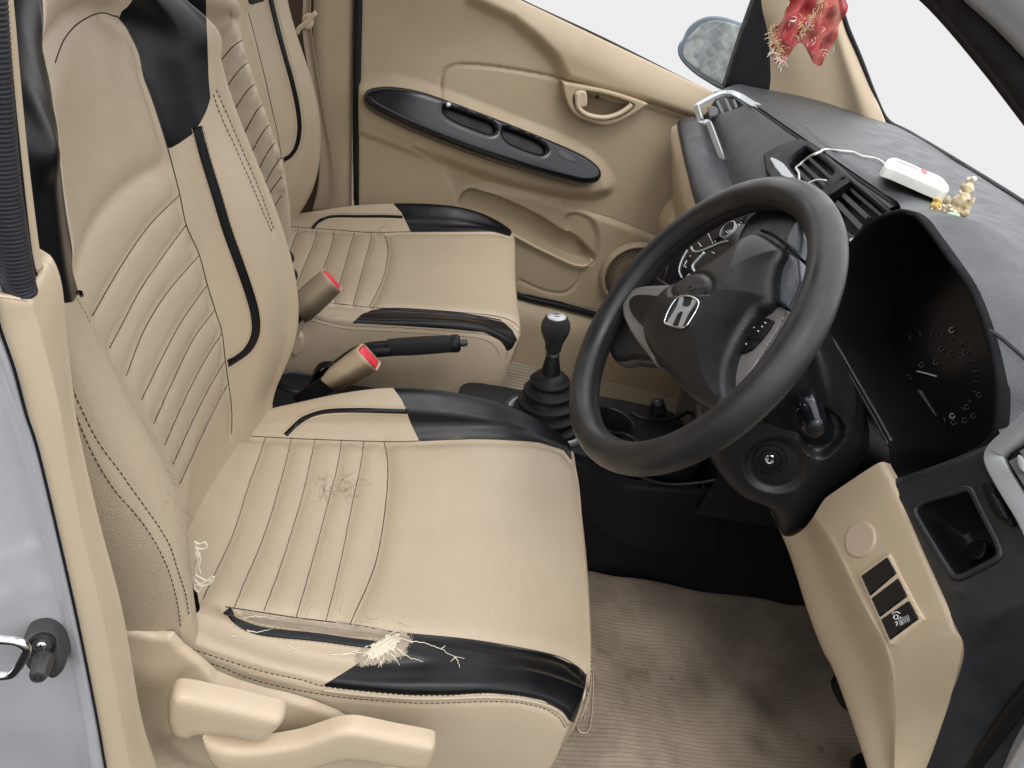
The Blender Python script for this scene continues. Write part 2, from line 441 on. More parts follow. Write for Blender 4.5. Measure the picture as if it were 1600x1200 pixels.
quiltD = [[(144, 494), (170, 448), (199, 400), (235, 350), (281, 304)],
 [(171, 544), (194, 500), (222, 448), (255, 400), (291, 351)],
 [(197, 587), (225, 516), (262, 456), (311, 399)],
 [(221, 625), (250, 565), (285, 500), (324, 445)],
 [(240, 662), (270, 595), (302, 530), (336, 484)],
 [(257, 696), (285, 632), (315, 572), (347, 520)],
 [(270, 726), (296, 668), (322, 615), (352, 563)],
 [(281, 756), (304, 705), (330, 650), (356, 599)]]
seamL = [(86, 98), (87, 188), (92, 262), (103, 337), (116, 412), (122, 455), (142, 497), (169, 550), (202, 602), (240, 666), (262, 707), (277, 756)]
seamR = [(182, 24), (199, 45), (217, 82), (225, 120), (240, 161), (263, 235), (281, 304), (291, 351), (311, 397), (324, 445), (336, 484), (347, 520), (352, 563), (357, 599), (362, 640), (362, 678)]
neckc = [(86, 98), (98, 66), (116, 42), (138, 27), (160, 20), (182, 26)]
foldA = [(126, 431), (150, 360), (187, 307), (225, 277), (262, 257)]
side1 = [(109, 619), (124, 662), (150, 719), (180, 767), (225, 820), (259, 881), (276, 937), (283, 985)]
side2 = [(101, 574), (124, 632), (150, 685), (187, 737), (225, 790), (262, 846), (277, 889), (290, 930), (295, 964)]
dblL = [(333, 147), (345, 180), (372, 240), (396, 295), (420, 352), (427, 366)]
dblR = [(338, 140), (352, 172), (378, 232), (402, 288), (423, 345), (429, 362)]
stripe = [(308, 198), (320, 245), (337, 300), (355, 360), (375, 415), (391, 462), (399, 495), (399, 522), (388, 545), (370, 560), (356, 568)]
qc = [DS.curve(q) for q in quiltD]; sl = DS.curve(seamL); sr = DS.curve(seamR); nc = DS.curve(neckc); fa = DS.curve(foldA); s1 = DS.curve(side1); s2 = DS.curve(side2); d1 = DS.curve(dblL); d2 = DS.curve(dblR); st = DS.curve(stripe)
DS.groove([c[0] for c in qc], .0028, .0028, .0018, .010)
DS.groove([sl[0], sr[0]], .0045, .0035, .003, .012)
DS.groove([nc[0]], .008, .006, .012, .02)
DS.groove([fa[0]], .003, .006, .006, .018)
DS.groove([s1[0], s2[0], d1[0], d2[0]], .0018, .0025)
DS.done()
blackR = [(182, 22), (199, 45), (217, 82), (225, 120), (240, 161), (252, 200), (262, 234), (280, 224), (300, 210), (313, 192), (322, 175), (329, 154), (326, 124), (324, 60), (322, 20), (322, -160), (215, -160), (208, 0), (196, 14)]
blackL = [(52, 0), (71, 30), (83, 68), (86, 98), (87, 188), (92, 262), (103, 337), (116, 412), (123, 457), (97, 474), (60, 480), (-90, 480), (-120, -250), (20, -250)]
_s = np.tile(np.arange(DS.m)/11., DS.n)
_F = np.maximum((_s-4.0)*.05, .672+np.maximum(0, -.50-DS.V[:, 1])*.35-DS.V[:, 2])
(Vc, Tc), rest = clip(DS.V, DS.T, _F), clip(DS.V, DS.T, -_F)
(Vb, Tb), rest = panelcut(*rest, blackR)
sidepx = [(60, 560), (101, 574), (124, 632), (150, 685), (187, 737), (225, 790), (262, 846), (277, 889), (290, 930), (296, 966), (284, 990), (290, 1030), (200, 1040), (40, 900)]
sidepx = [(60, 600), (105, 606), (109, 619), (124, 662), (150, 719), (180, 767), (225, 820), (259, 881), (276, 937), (283, 985), (290, 1030), (200, 1040), (40, 900)]
(Vs, Ts), rest = panelcut(*rest, sidepx)
backrest = mk('backrest', *rest, TAN, seat)
mk('shoulder_panel', Vb, Tb, BLK, backrest)
for _v, _t in comps(Vc, Tc): mk('shoulder_panel', _v, _t, BLK, backrest)
mk('side_panel', Vs, Ts, TANS, backrest)
for L_ in (seamR, neckc): seamline(DS, L_, backrest, .0008)
for L_ in quiltD: seamline(DS, L_, backrest, .0005)
strip('stripe', DS.curve(stripe), .0125, BLK, backrest)
strip('piping', DS.curve([(123, 458), (142, 494), (169, 546), (202, 598), (240, 662), (262, 703), (274, 745)]), .005, BLK, backrest, h=.003)
def off(px, d):
    q = A(px, float); t = np.gradient(q, axis=0); t /= np.linalg.norm(t, axis=1)[:, None]; return q+np.stack([-t[:, 1], t[:, 0]], 1)*d
cv = [DS.curve(q) for q in quiltD]+[DS.curve(side1), DS.curve(side2), DS.curve(dblL), DS.curve(dblR)]
stitches('stitching', cv, THREAD, backrest)
stitches('stitching', [DS.curve(off(stripe, 9)), DS.curve(off(stripe, -9)), DS.curve(off([(122, 458), (142, 494), (169, 546), (202, 598), (240, 662), (262, 703), (274, 745)], 6))], THREADT, backrest, r=.0005)

# ---- cushion surfaces ----
def rs(Q, m):
    """resample polyline to m points evenly in x"""
    Q = A(Q); t = np.linspace(Q[0, 0], Q[-1, 0], m); o = np.argsort(Q[:, 0]); Q = Q[o]
    R = np.stack([t, np.interp(t, Q[:, 0], Q[:, 1]), np.interp(t, Q[:, 0], Q[:, 2])], 1)
    for _ in range(1): R[1:-1, 2] = .25*R[:-2, 2]+.5*R[1:-1, 2]+.25*R[2:, 2]
    return R
def front(R, drop=(.018, .07, .16, .22), push=(.014, .018, .004, -.03), dy=(0, 0, 0, 0)):
    e = R[-1]; return np.concatenate([R, A([[e[0]+p, e[1]+y_, e[2]-d] for p, d, y_ in zip(push, drop, dy)])])
m_ = 9
c2 = rs(PY([(262, 1000), (275, 1004), (400, 1047), (505, 1071), (640, 1085), (760, 1083), (850, 1096), (890, 1122)], -.605), m_)
c3 = rs(PY([(298, 965), (400, 1008), (505, 1034), (620, 1043), (740, 1040), (840, 1050), (905, 1078)], -.575), m_)
c4 = rs(PY([(310, 930), (350, 948), (470, 966), (560, 977), (620, 988), (740, 1000), (860, 1022), (917, 1052)], -.535), m_)
c5 = rs(A([(-.22, -.36, .275), (-.1, -.36, .272), (.05, -.36, .283), (.2, -.36, .300), (.30, -.36, .312), tuple(P(908, 868, y=-.36))]), m_)
c6 = rs(PY([(345, 680), (362, 680), (480, 685), (600, 690), (760, 687), (840, 691), (891, 712)], -.165), m_)
c7 = rs(PY([(378, 665), (450, 655), (540, 640), (600, 636), (680, 640), (780, 652), (850, 672), (889, 702)], -.13), m_)
c8 = rs(PY([(392, 645), (450, 633), (540, 611), (600, 603), (680, 607), (780, 625), (850, 653), (884, 688)], -.10), m_)
c1 = c2+A([0, -.012, -.07]); c0 = c2+A([0, -.012, 0]); c0[:, 2] = .12; c1[:, 2] = (c2[:, 2]*.5+.12*.5)
c9 = c8+A([0, .016, 0]); c9[:, 2] -= .05; c10 = c8+A([0, .01, 0]); c10[:, 2] = .14
G = []
for i, c in enumerate([c0, c1, c2, c3, c4, c5, c6, c7, c8, c9, c10]):
    if i == 0: c = np.concatenate([c, A([c[-1]+A([.0, 0, -.01])]*4)+A([[0, .005, 0], [0, .01, 0], [-.01, .02, 0], [-.02, .02, -.02]])])
    elif i == 1: c = np.concatenate([c, A([c[-1]+A(d) for d in ([.004, .012, -.01], [.002, .018, -.03], [-.008, .025, -.06], [-.015, .03, -.08])])])
    elif i in (9, 10): c = np.concatenate([c, A([c[-1]+A(d) for d in ([.003, -.006, -.01], [.0, -.01, -.03], [-.01, -.01, -.05], [-.015, -.01, -.07])])])
    elif i == 2: c = front(c, (.014, .045, .11, .15), (.006, .004, -.012, -.03), (.014, .022, .03, .03))
    elif i == 3: c = front(c, (.018, .055, .13, .19))
    elif i == 8: c = front(c, (.018, .05, .12, .17), (.006, .006, 0, -.02), (-.012, -.02, -.02, -.02))
    else: c = front(c)
    G.append(c)
CS = Surf(patch(A(G), 16, 15))
quiltC = [[(415, 683), (402, 722), (388, 760), (374, 806), (358, 850), (334, 900), (317, 937)],
 [(456, 683), (446, 725), (435, 765), (420, 815), (403, 862), (384, 905), (366, 949)],
 [(493, 685), (484, 725), (475, 765), (456, 830), (436, 892), (412, 955)],
 [(534, 687), (528, 725), (518, 765), (503, 822), (487, 881), (463, 964)],
 [(569, 689), (562, 735), (552, 780), (540, 840), (529, 892), (509, 971)]]
edgeC = [(600, 690), (605, 715), (606, 745), (603, 785), (597, 830), (588, 875), (574, 915), (558, 950), (547, 975)]
inL = [(352, 948), (410, 957), (470, 966), (560, 977), (620, 988), (740, 1000), (860, 1022), (900, 1040), (917, 1056)]
inR = [(364, 680), (420, 683), (480, 686), (600, 690), (655, 689), (700, 687), (760, 686), (840, 691), (880, 703), (892, 716)]
welt = [(272, 1003), (300, 1014), (400, 1046), (470, 1062), (505, 1072), (560, 1079), (640, 1086), (700, 1086), (760, 1083), (810, 1087), (850, 1095), (880, 1112), (893, 1130)]
welt2 = [(285, 1020), (340, 1040), (400, 1063), (470, 1079), (540, 1090), (640, 1098), (700, 1098), (760, 1096), (810, 1098), (850, 1107), (872, 1120), (884, 1138)]
frontE = [(893, 706), (903, 760), (908, 820), (913, 890), (918, 960), (919, 1030), (915, 1075), (897, 1128), (870, 1175), (852, 1205)]
qc = [CS.curve(q) for q in quiltC]; e1 = CS.curve(edgeC); i1 = CS.curve(inL); i2 = CS.curve(inR); w1 = CS.curve(welt); w2 = CS.curve(welt2)
CS.groove([c[0] for c in qc], .0028, .0030, .0022, .011)
CS.groove([e1[0]], .0035, .005, .006, .016)
CS.groove([i1[0], i2[0]], .005, .004, .006, .013)
CS.groove([w1[0], w2[0]], .0020, .0025, 0)
for (u_, v_, a_, w_) in ((810, 800, .008, .055), (700, 860, -.003, .06), (520, 760, .004, .04)):
    h_ = CS.cast(u_, v_)[0]; CS.V -= CS.N*(a_*np.exp(-(np.linalg.norm(CS.V-h_, axis=1)/w_)**2))[:, None]
CS.done()
# the cracked dip in the worn quilts and the soft hollow in the front pad
blackO = [(503, 1072), (545, 1046), (585, 1020), (600, 1003), (618, 989), (740, 1000), (860, 1022), (900, 1040), (919, 1058), (918, 1080), (912, 1100), (895, 1130), (850, 1095), (810, 1087), (760, 1083), (700, 1086), (640, 1086), (560, 1079)]
blackI = [(600, 601), (612, 603), (628, 625), (634, 640), (642, 662), (655, 689), (700, 687), (760, 686), (840, 691), (880, 703), (893, 720), (900, 690), (880, 640), (800, 560), (600, 560)]
(Vb, Tb), rest = panelcut(CS.V, CS.T, blackO)
(Vc, Tc), rest = panelcut(*rest, blackI)
cushion = mk('cushion', *rest, TAN, seat)
mk('bolster_panel', Vb, Tb, BLK, cushion, ); mk('bolster_panel', Vc, Tc, BLK, cushion)
strO = [(354, 953), (364, 966), (380, 976), (405, 985), (440, 990), (500, 996), (550, 1003), (592, 1008)]
strI = [(446, 680), (460, 666), (475, 654), (495, 646), (520, 642), (560, 641), (600, 642), (636, 643)]
strip('stripe', CS.curve(strO), .010, BLK, cushion); strip('stripe', CS.curve(strI), .008, BLK, cushion)
for cv_ in (frontE,): 
    c = CS.curve(cv_)
    if len(c[0]) > 5: tube('piping', c[0]+c[1]*.0005, .0018, TAN, cushion)
tube('piping', CS.curve([(505, 1078), (560, 1085), (640, 1091), (700, 1091), (760, 1089), (810, 1092), (850, 1101), (876, 1114), (890, 1134)])[0], .0024, TAN, cushion)
stitches('stitching', [CS.curve(q) for q in quiltC]+[CS.curve(welt), CS.curve(welt2), CS.curve(off(frontE, -5))], THREAD, cushion)
stitches('stitching', [CS.curve(off(strO, 8)), CS.curve(off(strO, -8)), CS.curve(off(strI, 7)), CS.curve(off(strI, -7))], THREADT, cushion, r=.0005)

for L_ in (inL, inR, [(q[0], q[1]) for q in edgeC]): seamline(CS, L_, cushion, .0008)
for L_ in quiltC: seamline(CS, L_, cushion, .0005)
# ---- passenger seat ----
pseat = empty('passenger_seat', (0.0, .38, .05), 'tan and black leather passenger seat on the far side of the gear lever', 'car seat', 'front seats of the car')
p1 = [(445, 352), (480, 322), (499, 262), (501, 215), (495, 150), (470, 80), (440, 0)]
p2 = [(443, 345), (462, 310), (474, 255), (476, 205), (468, 140), (450, 60), (432, 0)]
p3 = [(440, 350), (440, 290), (440, 235), (425, 170), (405, 85), (386, 20), (378, 0)]
y1, y2, y3 = .62, .58, .525
px1 = colxz(p1, y1, zs); px2 = colxz(p2, y2, zs); px3 = colxz(p3, y3, zs)
px4 = px3-.015; rear = px4-.13
headx = px3[np.argmin(abs(zs-.82))]+.02-.02*hp
cols = [(.60, rear+.01), (.635, px1*.5+rear*.5), (y1, mixh(px1, -.085)), (y2, mixh(px2, -.035)), (y3, mixh(px3, -.008)), (.37, mixh(px4, .012)), (.215, mixh(px3, -.008)), (.16, mixh(px2, -.035)), (.12, mixh(px1, -.085)), (.105, px1*.5+rear*.5), (.14, rear+.01)][::-1]
G = back_surface(cols, zs, .37)
PS = Surf(patch(G, 6, 10))
quiltP = [[(339, 103), (365, 72), (397, 52)], [(352, 139), (378, 105), (407, 86)], [(366, 172), (390, 138), (416, 122)], [(381, 210), (402, 172), (424, 152)], [(392, 240), (410, 208), (430, 184)], [(403, 268), (417, 240), (435, 216)], [(411, 296), (423, 270), (439, 246)], [(418, 307), (428, 292), (440, 276)], [(425, 330), (432, 318), (440, 305)]]
pseam = [(388, 20), (395, 45), (405, 85), (415, 125), (425, 170), (434, 210), (440, 250), (441, 300), (440, 348)]
pfold = [(330, 56), (345, 40), (360, 30), (386, 22)]
pstripe = [(422, -5), (434, 45), (446, 90), (457, 130), (465, 168), (468, 200), (464, 226), (455, 242), (443, 250)]
qs = [PS.curve(q) for q in quiltP]; ps = PS.curve(pseam); pf = PS.curve(pfold)
PS.groove([c[0] for c in qs], .0035, .004, .005, .014); PS.groove([ps[0]], .006, .004, .006, .014); PS.groove([pf[0]], .006, .007, .008, .02); PS.done()
(Vb, Tb), rest = panelcut(PS.V, PS.T, [(380, -40), (388, 5), (392, 8), (402, 5), (413, 2), (418, -40), (418, -200), (300, -200)])
(Vc, Tc), rest = panelcut(*rest, [(345, -300), (348, -20), (322, -18), (322, 70), (312, 90), (150, 90), (150, -300)])
pback = mk('backrest', *rest, TAN, pseat)
mk('shoulder_panel', Vb, Tb, BLK, pback); mk('shoulder_panel', Vc, Tc, BLK, pback)
strip('stripe', PS.curve(pstripe), .011, BLK, pback)
stitches('stitching', [PS.curve(q) for q in quiltP], THREAD, pback)
stitches('stitching', [PS.curve(off(pstripe, 7)), PS.curve(off(pstripe, -7))], THREADT, pback)

for L_ in (pseam,): seamline(PS, L_, pback, .0009)
for L_ in quiltP: seamline(PS, L_, pback, .0009)
c2 = rs(PY([(455, 500), (486, 497), (550, 506), (625, 510), (700, 514), (756, 519), (785, 530), (800, 548)], .115), m_)
c3 = rs(PY([(455, 486), (490, 490), (560, 498), (640, 496), (719, 500), (770, 508), (804, 528)], .14), m_)
c4 = rs(PY([(455, 466), (512, 473), (550, 477), (588, 481), (640, 482), (719, 488), (775, 494), (809, 508)], .19), m_)
c6 = rs(PY([(430, 352), (467, 355), (522, 359), (580, 363), (640, 362), (710, 362), (770, 362), (800, 372)], .56), m_)
c5 = (c4+c6)/2; c5[:, 2] -= .012
c7 = rs(PY([(432, 346), (475, 342), (520, 340), (580, 338), (640, 340), (710, 342), (765, 350), (797, 366)], .595), m_)
c8 = rs(PY([(436, 340), (470, 335), (505, 328), (545, 321), (600, 317), (660, 317), (725, 323), (770, 334), (795, 358)], .625), m_)
c1 = c2+A([0, -.012, 0]); c1[:, 2] = c2[:, 2]*.5+.14*.5; c0 = c2+A([0, -.005, 0]); c0[:, 2] = .15
c9 = c8+A([0, .016, 0]); c9[:, 2] -= .06; c10 = c8+A([0, .01, 0]); c10[:, 2] = .15
G = []
for i, c in enumerate([c0, c1, c2, c3, c4, c5, c6, c7, c8, c9, c10]):
    if i in (0, 10): c = np.concatenate([c, A([c[-1]+A([.0, 0, -.01])]*4)+A([[0, .005, 0], [0, .01, 0], [-.01, .02, 0], [-.02, .02, -.02]])])
    elif i in (1, 9): c = np.concatenate([c, A([c[-1]+A(d) for d in ([.004, .012 if i == 1 else -.01, -.01], [.002, .018*(1 if i == 1 else -1), -.03], [-.008, 0, -.06], [-.015, 0, -.08])])])
    elif i == 2: c = front(c, (.012, .045, .09, .14), (.006, .004, -.012, -.04), (.014, .022, .03, .03))
    elif i == 8: c = front(c, (.018, .05, .12, .17), (.006, .006, 0, -.02), (-.012, -.02, -.02, -.02))
    else: c = front(c, (.018, .06, .13, .19), (.010, .010, -.01, -.05))
    G.append(c)
QS = Surf(patch(A(G), 14, 14))
quiltQ = [[(467, 356), (458, 380), (450, 405)], [(495, 360), (490, 380), (477, 412), (464, 445), (458, 466)], [(522, 361), (519, 380), (506, 418), (493, 452), (488, 470)], [(554, 363), (549, 380), (535, 429), (523, 474)], [(581, 364), (578, 380), (567, 420), (552, 476)]]
edgeQ = [(601, 368), (606, 385), (605, 405), (600, 430), (590, 455), (577, 480)]
inQ = [(512, 473), (550, 477), (588, 481), (640, 482), (719, 488), (775, 494), (800, 502), (811, 512)]
inQ2 = [(437, 352), (467, 355), (522, 359), (580, 363), (640, 362), (710, 362), (770, 362), (797, 369)]
weltQ = [(470, 490), (510, 502), (550, 509), (625, 512), (700, 517), (756, 522), (782, 533), (792, 550), (790, 562)]
weltQ2 = [(470, 496), (510, 508), (550, 515), (625, 519), (700, 524), (750, 529), (772, 540), (781, 556)]
cs = [QS.curve(q) for q in quiltQ]; e = QS.curve(edgeQ); a_ = QS.curve(inQ); b_ = QS.curve(inQ2); w_ = QS.curve(weltQ)
QS.groove([c[0] for c in cs], .0030, .0035, .0028, .012); QS.groove([e[0]], .0035, .005, .006, .016); QS.groove([a_[0], b_[0]], .005, .004, .006, .012); QS.groove([w_[0]], .002, .003); QS.done()
blackQ = [(550, 505), (565, 491), (580, 485), (595, 482), (640, 482), (719, 488), (756, 494), (782, 499), (801, 516), (808, 531), (800, 545), (793, 549), (782, 532), (756, 519), (700, 514), (625, 509)]
blackQ2 = [(612, 312), (616, 320), (627, 332), (636, 350), (642, 363), (710, 362), (770, 362), (797, 370), (805, 350), (780, 300), (640, 290)]
(Vb, Tb), rest = panelcut(QS.V, QS.T, blackQ)
(Vc, Tc), rest = panelcut(*rest, blackQ2)
pcush = mk('cushion', *rest, TAN, pseat)
mk('bolster_panel', Vb, Tb, BLK, pcush); mk('bolster_panel', Vc, Tc, BLK, pcush)
strip('stripe', QS.curve([(488, 357), (497, 347), (508, 341), (525, 338), (560, 338), (600, 338), (629, 339)]), .008, BLK, pcush)
stitches('stitching', [QS.curve(q) for q in quiltQ]+[QS.curve(weltQ), QS.curve(weltQ2)], THREAD, pcush)
stitches('stitching', [QS.curve([(487, 351), (500, 343), (525, 334), (560, 334), (600, 334), (629, 335)])], THREAD, pcush, r=.0004)

for L_ in (inQ, inQ2, edgeQ): seamline(QS, L_, pcush, .0009)
for L_ in quiltQ: seamline(QS, L_, pcush, .0008)
# ================================================================== CAR BODY SHELL
def Yf(y, p=(0, 0)): return frame((p[0], y, p[1]), (0, -1, 0), xa=(1, 0, 0))
body = empty('car_body', (-.2, -.78, .1), 'silver painted door frame and tan pillar trims around the open driver doorway', 'car body')
# near pillar trim: outer face, ridge, inner lit face, return
a = [(-40, 455), (-12, 460), (0, 512), (22, 576), (41, 647), (60, 707), (94, 850), (124, 984), (152, 1125), (165, 1200), (182, 1290)]
b = [(-30, 452), (40, 466), (56, 500), (76, 570), (94, 642), (111, 745), (133, 852), (163, 978), (191, 1130), (204, 1200), (222, 1290)]
c = [(5, 440), (62, 404), (88, 440), (99, 530), (110, 625), (120, 690), (150, 820), (188, 965), (217, 1125), (240, 1200), (272, 1290)]
ys = [-.752, -.742, -.705]
rows = [[P(*p, y=y) for p in L] for L, y in zip((a, b, c), ys)]
b2 = [r+A([0.002, .006, 0]) for r in rows[1]]; b0 = [r+A([-.001, -.002, 0]) for r in rows[1]]
b1 = [r*.88+q*.12 for r, q in zip(rows[1], rows[0])]; b3 = [r*.85+q*.15 for r, q in zip(rows[1], rows[2])]
c1 = [r*.9+q*.1 for r, q in zip(rows[2], rows[1])]
d = [r+A([-.006, .012, 0]) for r in rows[2]]; e = [r+A([-.06, .03, 0]) for r in rows[2]]
a0 = [r+A([-.004, .012, 0]) for r in rows[0]]
trim = mkpatch('pillar_trim', [a0, rows[0], b1, b3, c1, rows[2], d, e], 5, 6, PTAN2, body)
# cap closing the top of the trim
V = [rows[0][1], rows[1][1], rows[2][1], rows[2][1]+A([-.05, .02, .004]), rows[0][1]+A([-.05, .05, .0])]
mk('trim_cap', V+[v-A([0, 0, .01]) for v in V], [(0, 1, 2, 3, 4), (9, 8, 7, 6, 5)]+[(i, (i+1) % 5, (i+1) % 5+5, i+5) for i in range(5)], PTAN2, trim, smooth=False, bevel=.002)
# painted sheet metal
aa = [P(*p, y=-.756) for p in a]
pr = [[q+A([-dx, -dy, 0]) for q in aa] for dx, dy in ((.003, -.030), (.001, -.002), (.008, .001), (.015, -.006), (.03, -.012), (.06, -.006), (.10, .008), (.16, .016), (.30, .02))]
for i, r in enumerate(pr):
    for j in range(len(r)):
        t = j/len(r); r[j] = r[j]+A([0, -.012*math.sin(t*7+i*.7)*(i > 1)*min(1, i/5), 0])
paint = mkpatch('painted_frame', pr, 6, 8, PAINT, body)
g = cr(A([P(*p, y=-.756) for p in a[1:]]), 6); tube('frame_seal', g, .0010, RUB, body)
# door opening weather strip with ribs, and the thin tan edge of the upper pillar
ctr = [(-62, -520), (-30, -60), (-24, 0), (-12, 150), (0, 280), (14, 370), (26, 440), (31, 460)]
q = lin(cr(A([P(u, v, y=-.735) for u, v in ctr]), 8), .0008)
tube('weather_strip', q, .0, mat('ribbed_seal', (.022, .023, .028), .42, grain=.3, gscale=500), body, seg=22, rfun=lambda t: .0100+.0003*math.sin(t*len(q)*.8*2*math.pi/2.6))
q = cr(A([P(u, v, y=-.718) for u, v in [(-22, -520), (1, -60), (8, 0), (22, 150), (34, 262), (50, 385), (57, 420)]]), 6)
tube('upper_trim_edge', q, .0052, PTAN2, body, flat=.7)
q = cr(A([P(u, v, y=-.722) for u, v in [(-30, -520), (-7, -60), (1, 0), (15, 150), (27, 262), (42, 385), (51, 430)]]), 6)
tube('upper_strip_lip', q, .003, RUB, body)
# rubber door stop and striker
STP = mat('door_stop_rubber', (.035, .034, .034), .45, grain=.4, gscale=300, var=.25, dirt=((.12, .11, .10), .5), dscale=30)
k = frame(P(72, 1012, y=-.765), (.12, -.90, .30))
strk = empty('door_stop', P(72, 1020, y=-.76), 'black rubber door stop with a screw bolted on the silver door frame', 'door stop')
plate('stop_base', [(40, 1000), (42, 985), (58, 976), (80, 976), (97, 988), (104, 1005), (106, 1028), (98, 1042), (86, 1048), (70, 1040), (50, 1034), (43, 1020)], k, STP, strk, h=.0125, bev=.005, depth=.03, res=.001)
sc = PP(65, 1009, k[0]+k[3]*.0135, k[3]); scr = lathe('screw', [(0, .0015), (.002, .0014), (.0034, .0006), (.0037, -.001), (.0037, -.004)], sc, k[3], CHRM, strk, seg=24)
lathe('recess_ring', [(.0095, .010), (.0098, .0142), (.0086, .0152), (.0070, .0130), (.0066, .0122), (0, .0120)], sc-k[3]*.0135, k[3], RUB, strk, seg=28)
for ang in (0, 90):
    t = math.radians(ang+20); ax = math.cos(t)*k[1]+math.sin(t)*k[2]
    tube('slot', [sc+k[3]*.0016-ax*.0022, sc+k[3]*.0016+ax*.0022], .0006, RUB, scr, seg=6)
bp = P(61, 1053, y=-.792); lathe('bumper', [(0, .004), (.0018, .004), (.0022, .0028), (.0028, .0028), (.0031, .0040), (.0052, .0036), (.0064, .001), (.0070, -.006), (.0082, -.016)], bp, (.12, -.86, .12), STP, strk, seg=28)
lp = cr(A([P(u, v, y=y) for u, v, y in [(-60, 985, -.79), (-20, 994, -.80), (0, 999, -.80), (24, 1002, -.80), (37, 1008, -.80), (41, 1017, -.80), (33, 1034, -.80), (22, 1050, -.80), (10, 1055, -.80), (-20, 1056, -.80), (-60, 1058, -.78)]]), 6)
tag(tube('door_striker', lp, .0034, CHRM), 'bent steel striker loop at the left edge beside the black rubber stop', 'striker')

# far B pillar, its gasket, and the dark rear door behind it
fp = Yf(.715)
plate('far_pillar_trim', [(492, -160), (556, -160), (556, 0), (552, 150), (550, 320), (556, 345), (500, 345), (502, 280), (496, 180), (488, 60)], fp, PTAN, body, h=.0, bev=.012, depth=.05, dome=.012, domew=.03, res=.004, closed_spline=False)
tube('door_seal', cr(A(PY([(561, -140), (560, 0), (558, 100), (557, 200), (559, 320), (564, 350)], .70)), 6), .0095, RUB, body)
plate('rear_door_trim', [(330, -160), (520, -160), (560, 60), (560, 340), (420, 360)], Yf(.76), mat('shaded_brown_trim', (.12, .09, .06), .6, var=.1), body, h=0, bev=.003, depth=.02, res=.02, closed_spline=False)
# seat belt of the far side
sb = empty('seat_belt', P(500, 300, y=.69), 'beige webbing belt hanging down beside the far pillar behind the passenger seat', 'seat belt')
L_ = [(475, -80), (474, 0), (473, 50), (482, 110), (494, 170), (499, 230), (497, 290), (488, 330)]
R_ = [(486, -80), (485, 0), (487, 50), (497, 120), (508, 190), (520, 250), (525, 300), (519, 332)]
G = [[P(*p, y=.665) for p in L_], [P((p[0]+q[0])/2, (p[1]+q[1])/2, y=.672) for p, q in zip(L_, R_)], [P(*q, y=.668) for q in R_]]
mkpatch('webbing', G, 4, 6, BELT, sb, solid=.0015)
tube('belt_guide', cr(A(PY([(464, 52), (468, 44), (478, 36), (487, 26), (494, 20)], .655)), 4), .0085, PTAN2, sb, flat=.6)
plate('guide_foot', [(474, 24), (486, 22), (489, 40), (480, 46), (473, 40)], Yf(.66), PTAN2, sb, h=.006, bev=.004, depth=.012, res=.002)

# ---- passenger door, a traced relief ----
door = empty('passenger_door', (.3, .75, .2), 'tan inner panel of the closed passenger door with black armrest strip', 'car door')
fd = Yf(.70)
def ss(x): x = np.clip(x, 0, 1); return x*x*(3-2*x)
def relief(fr, comps):
    def f(Q):
        p = pix(f3(fr, Q)); H = np.zeros(len(Q))
        for poly, hh, ww, *o in comps:
            d = -sdf2(p, cr(A(poly, float), 6, True) if not o else A(poly, float))
            H += hh*ss((d+ww/2)/ww)
        return H
    return f
def lined(fr, lines):
    def f(Q):
        p = pix(f3(fr, Q)); p3 = np.concatenate([p, np.zeros((len(p), 1))], 1); H = np.zeros(len(Q))
        for L, dp, wd in lines:
            L = cr(A(L, float), 6); L3 = np.concatenate([L, np.zeros((len(L), 1))], 1)
            D = np.full(len(p3), 1e9)
            for a_, b_ in zip(L3[:-1], L3[1:]):
                e_ = b_-a_; w_ = p3-a_; t = np.clip((w_@e_)/(e_@e_+1e-9), 0, 1); D = np.minimum(D, np.linalg.norm(w_-t[:, None]*e_, axis=1))
            H -= dp*np.exp(-(D/wd)**2)
        return H
    return f
comps = [
 ([(735, -300), (735, 0), (800, 30), (837, 60), (864, 88), (876, 112), (884, 124), (1000, 156), (1067, 178), (1250, 240), (1250, -300)], .030, 26, 1),
 ([(556, 138), (590, 128), (640, 133), (760, 175), (900, 232), (945, 272), (948, 296), (900, 303), (800, 284), (700, 250), (600, 212), (556, 190)], .030, 26),
 ([(500, 170), (570, 198), (600, 208), (640, 225), (672, 245), (697, 267), (710, 292), (716, 325), (716, 460), (500, 460)], .014, 14, 1),
 ([(716, 325), (726, 296), (760, 290), (830, 303), (886, 321), (950, 341), (1029, 371), (1150, 410), (1150, 640), (716, 640)], .012, 16, 1),
 ([(720, 318), (725, 302), (740, 297), (781, 309), (837, 335), (875, 359), (894, 367), (916, 388), (927, 401), (922, 409), (905, 411), (875, 400), (796, 357), (735, 332)], -.040, 9),
 ([(884, 337), (903, 332), (924, 343), (933, 368), (930, 398), (916, 400), (900, 372), (886, 356)], -.012, 10),
]
lines = [([(690, 158), (689, 130), (693, 114), (705, 106), (725, 103), (780, 107), (880, 124), (1000, 156), (1067, 178), (1110, 195)], .007, 2.6),
 ([(650, 222), (672, 236), (697, 262), (708, 288), (712, 312)], -.004, 4),
 ([(812, 436), (850, 452), (880, 455), (900, 440), (912, 412)], .004, 2.5),
 ([(880, 319), (950, 340), (1029, 370), (1110, 400)], .005, 2.4)]
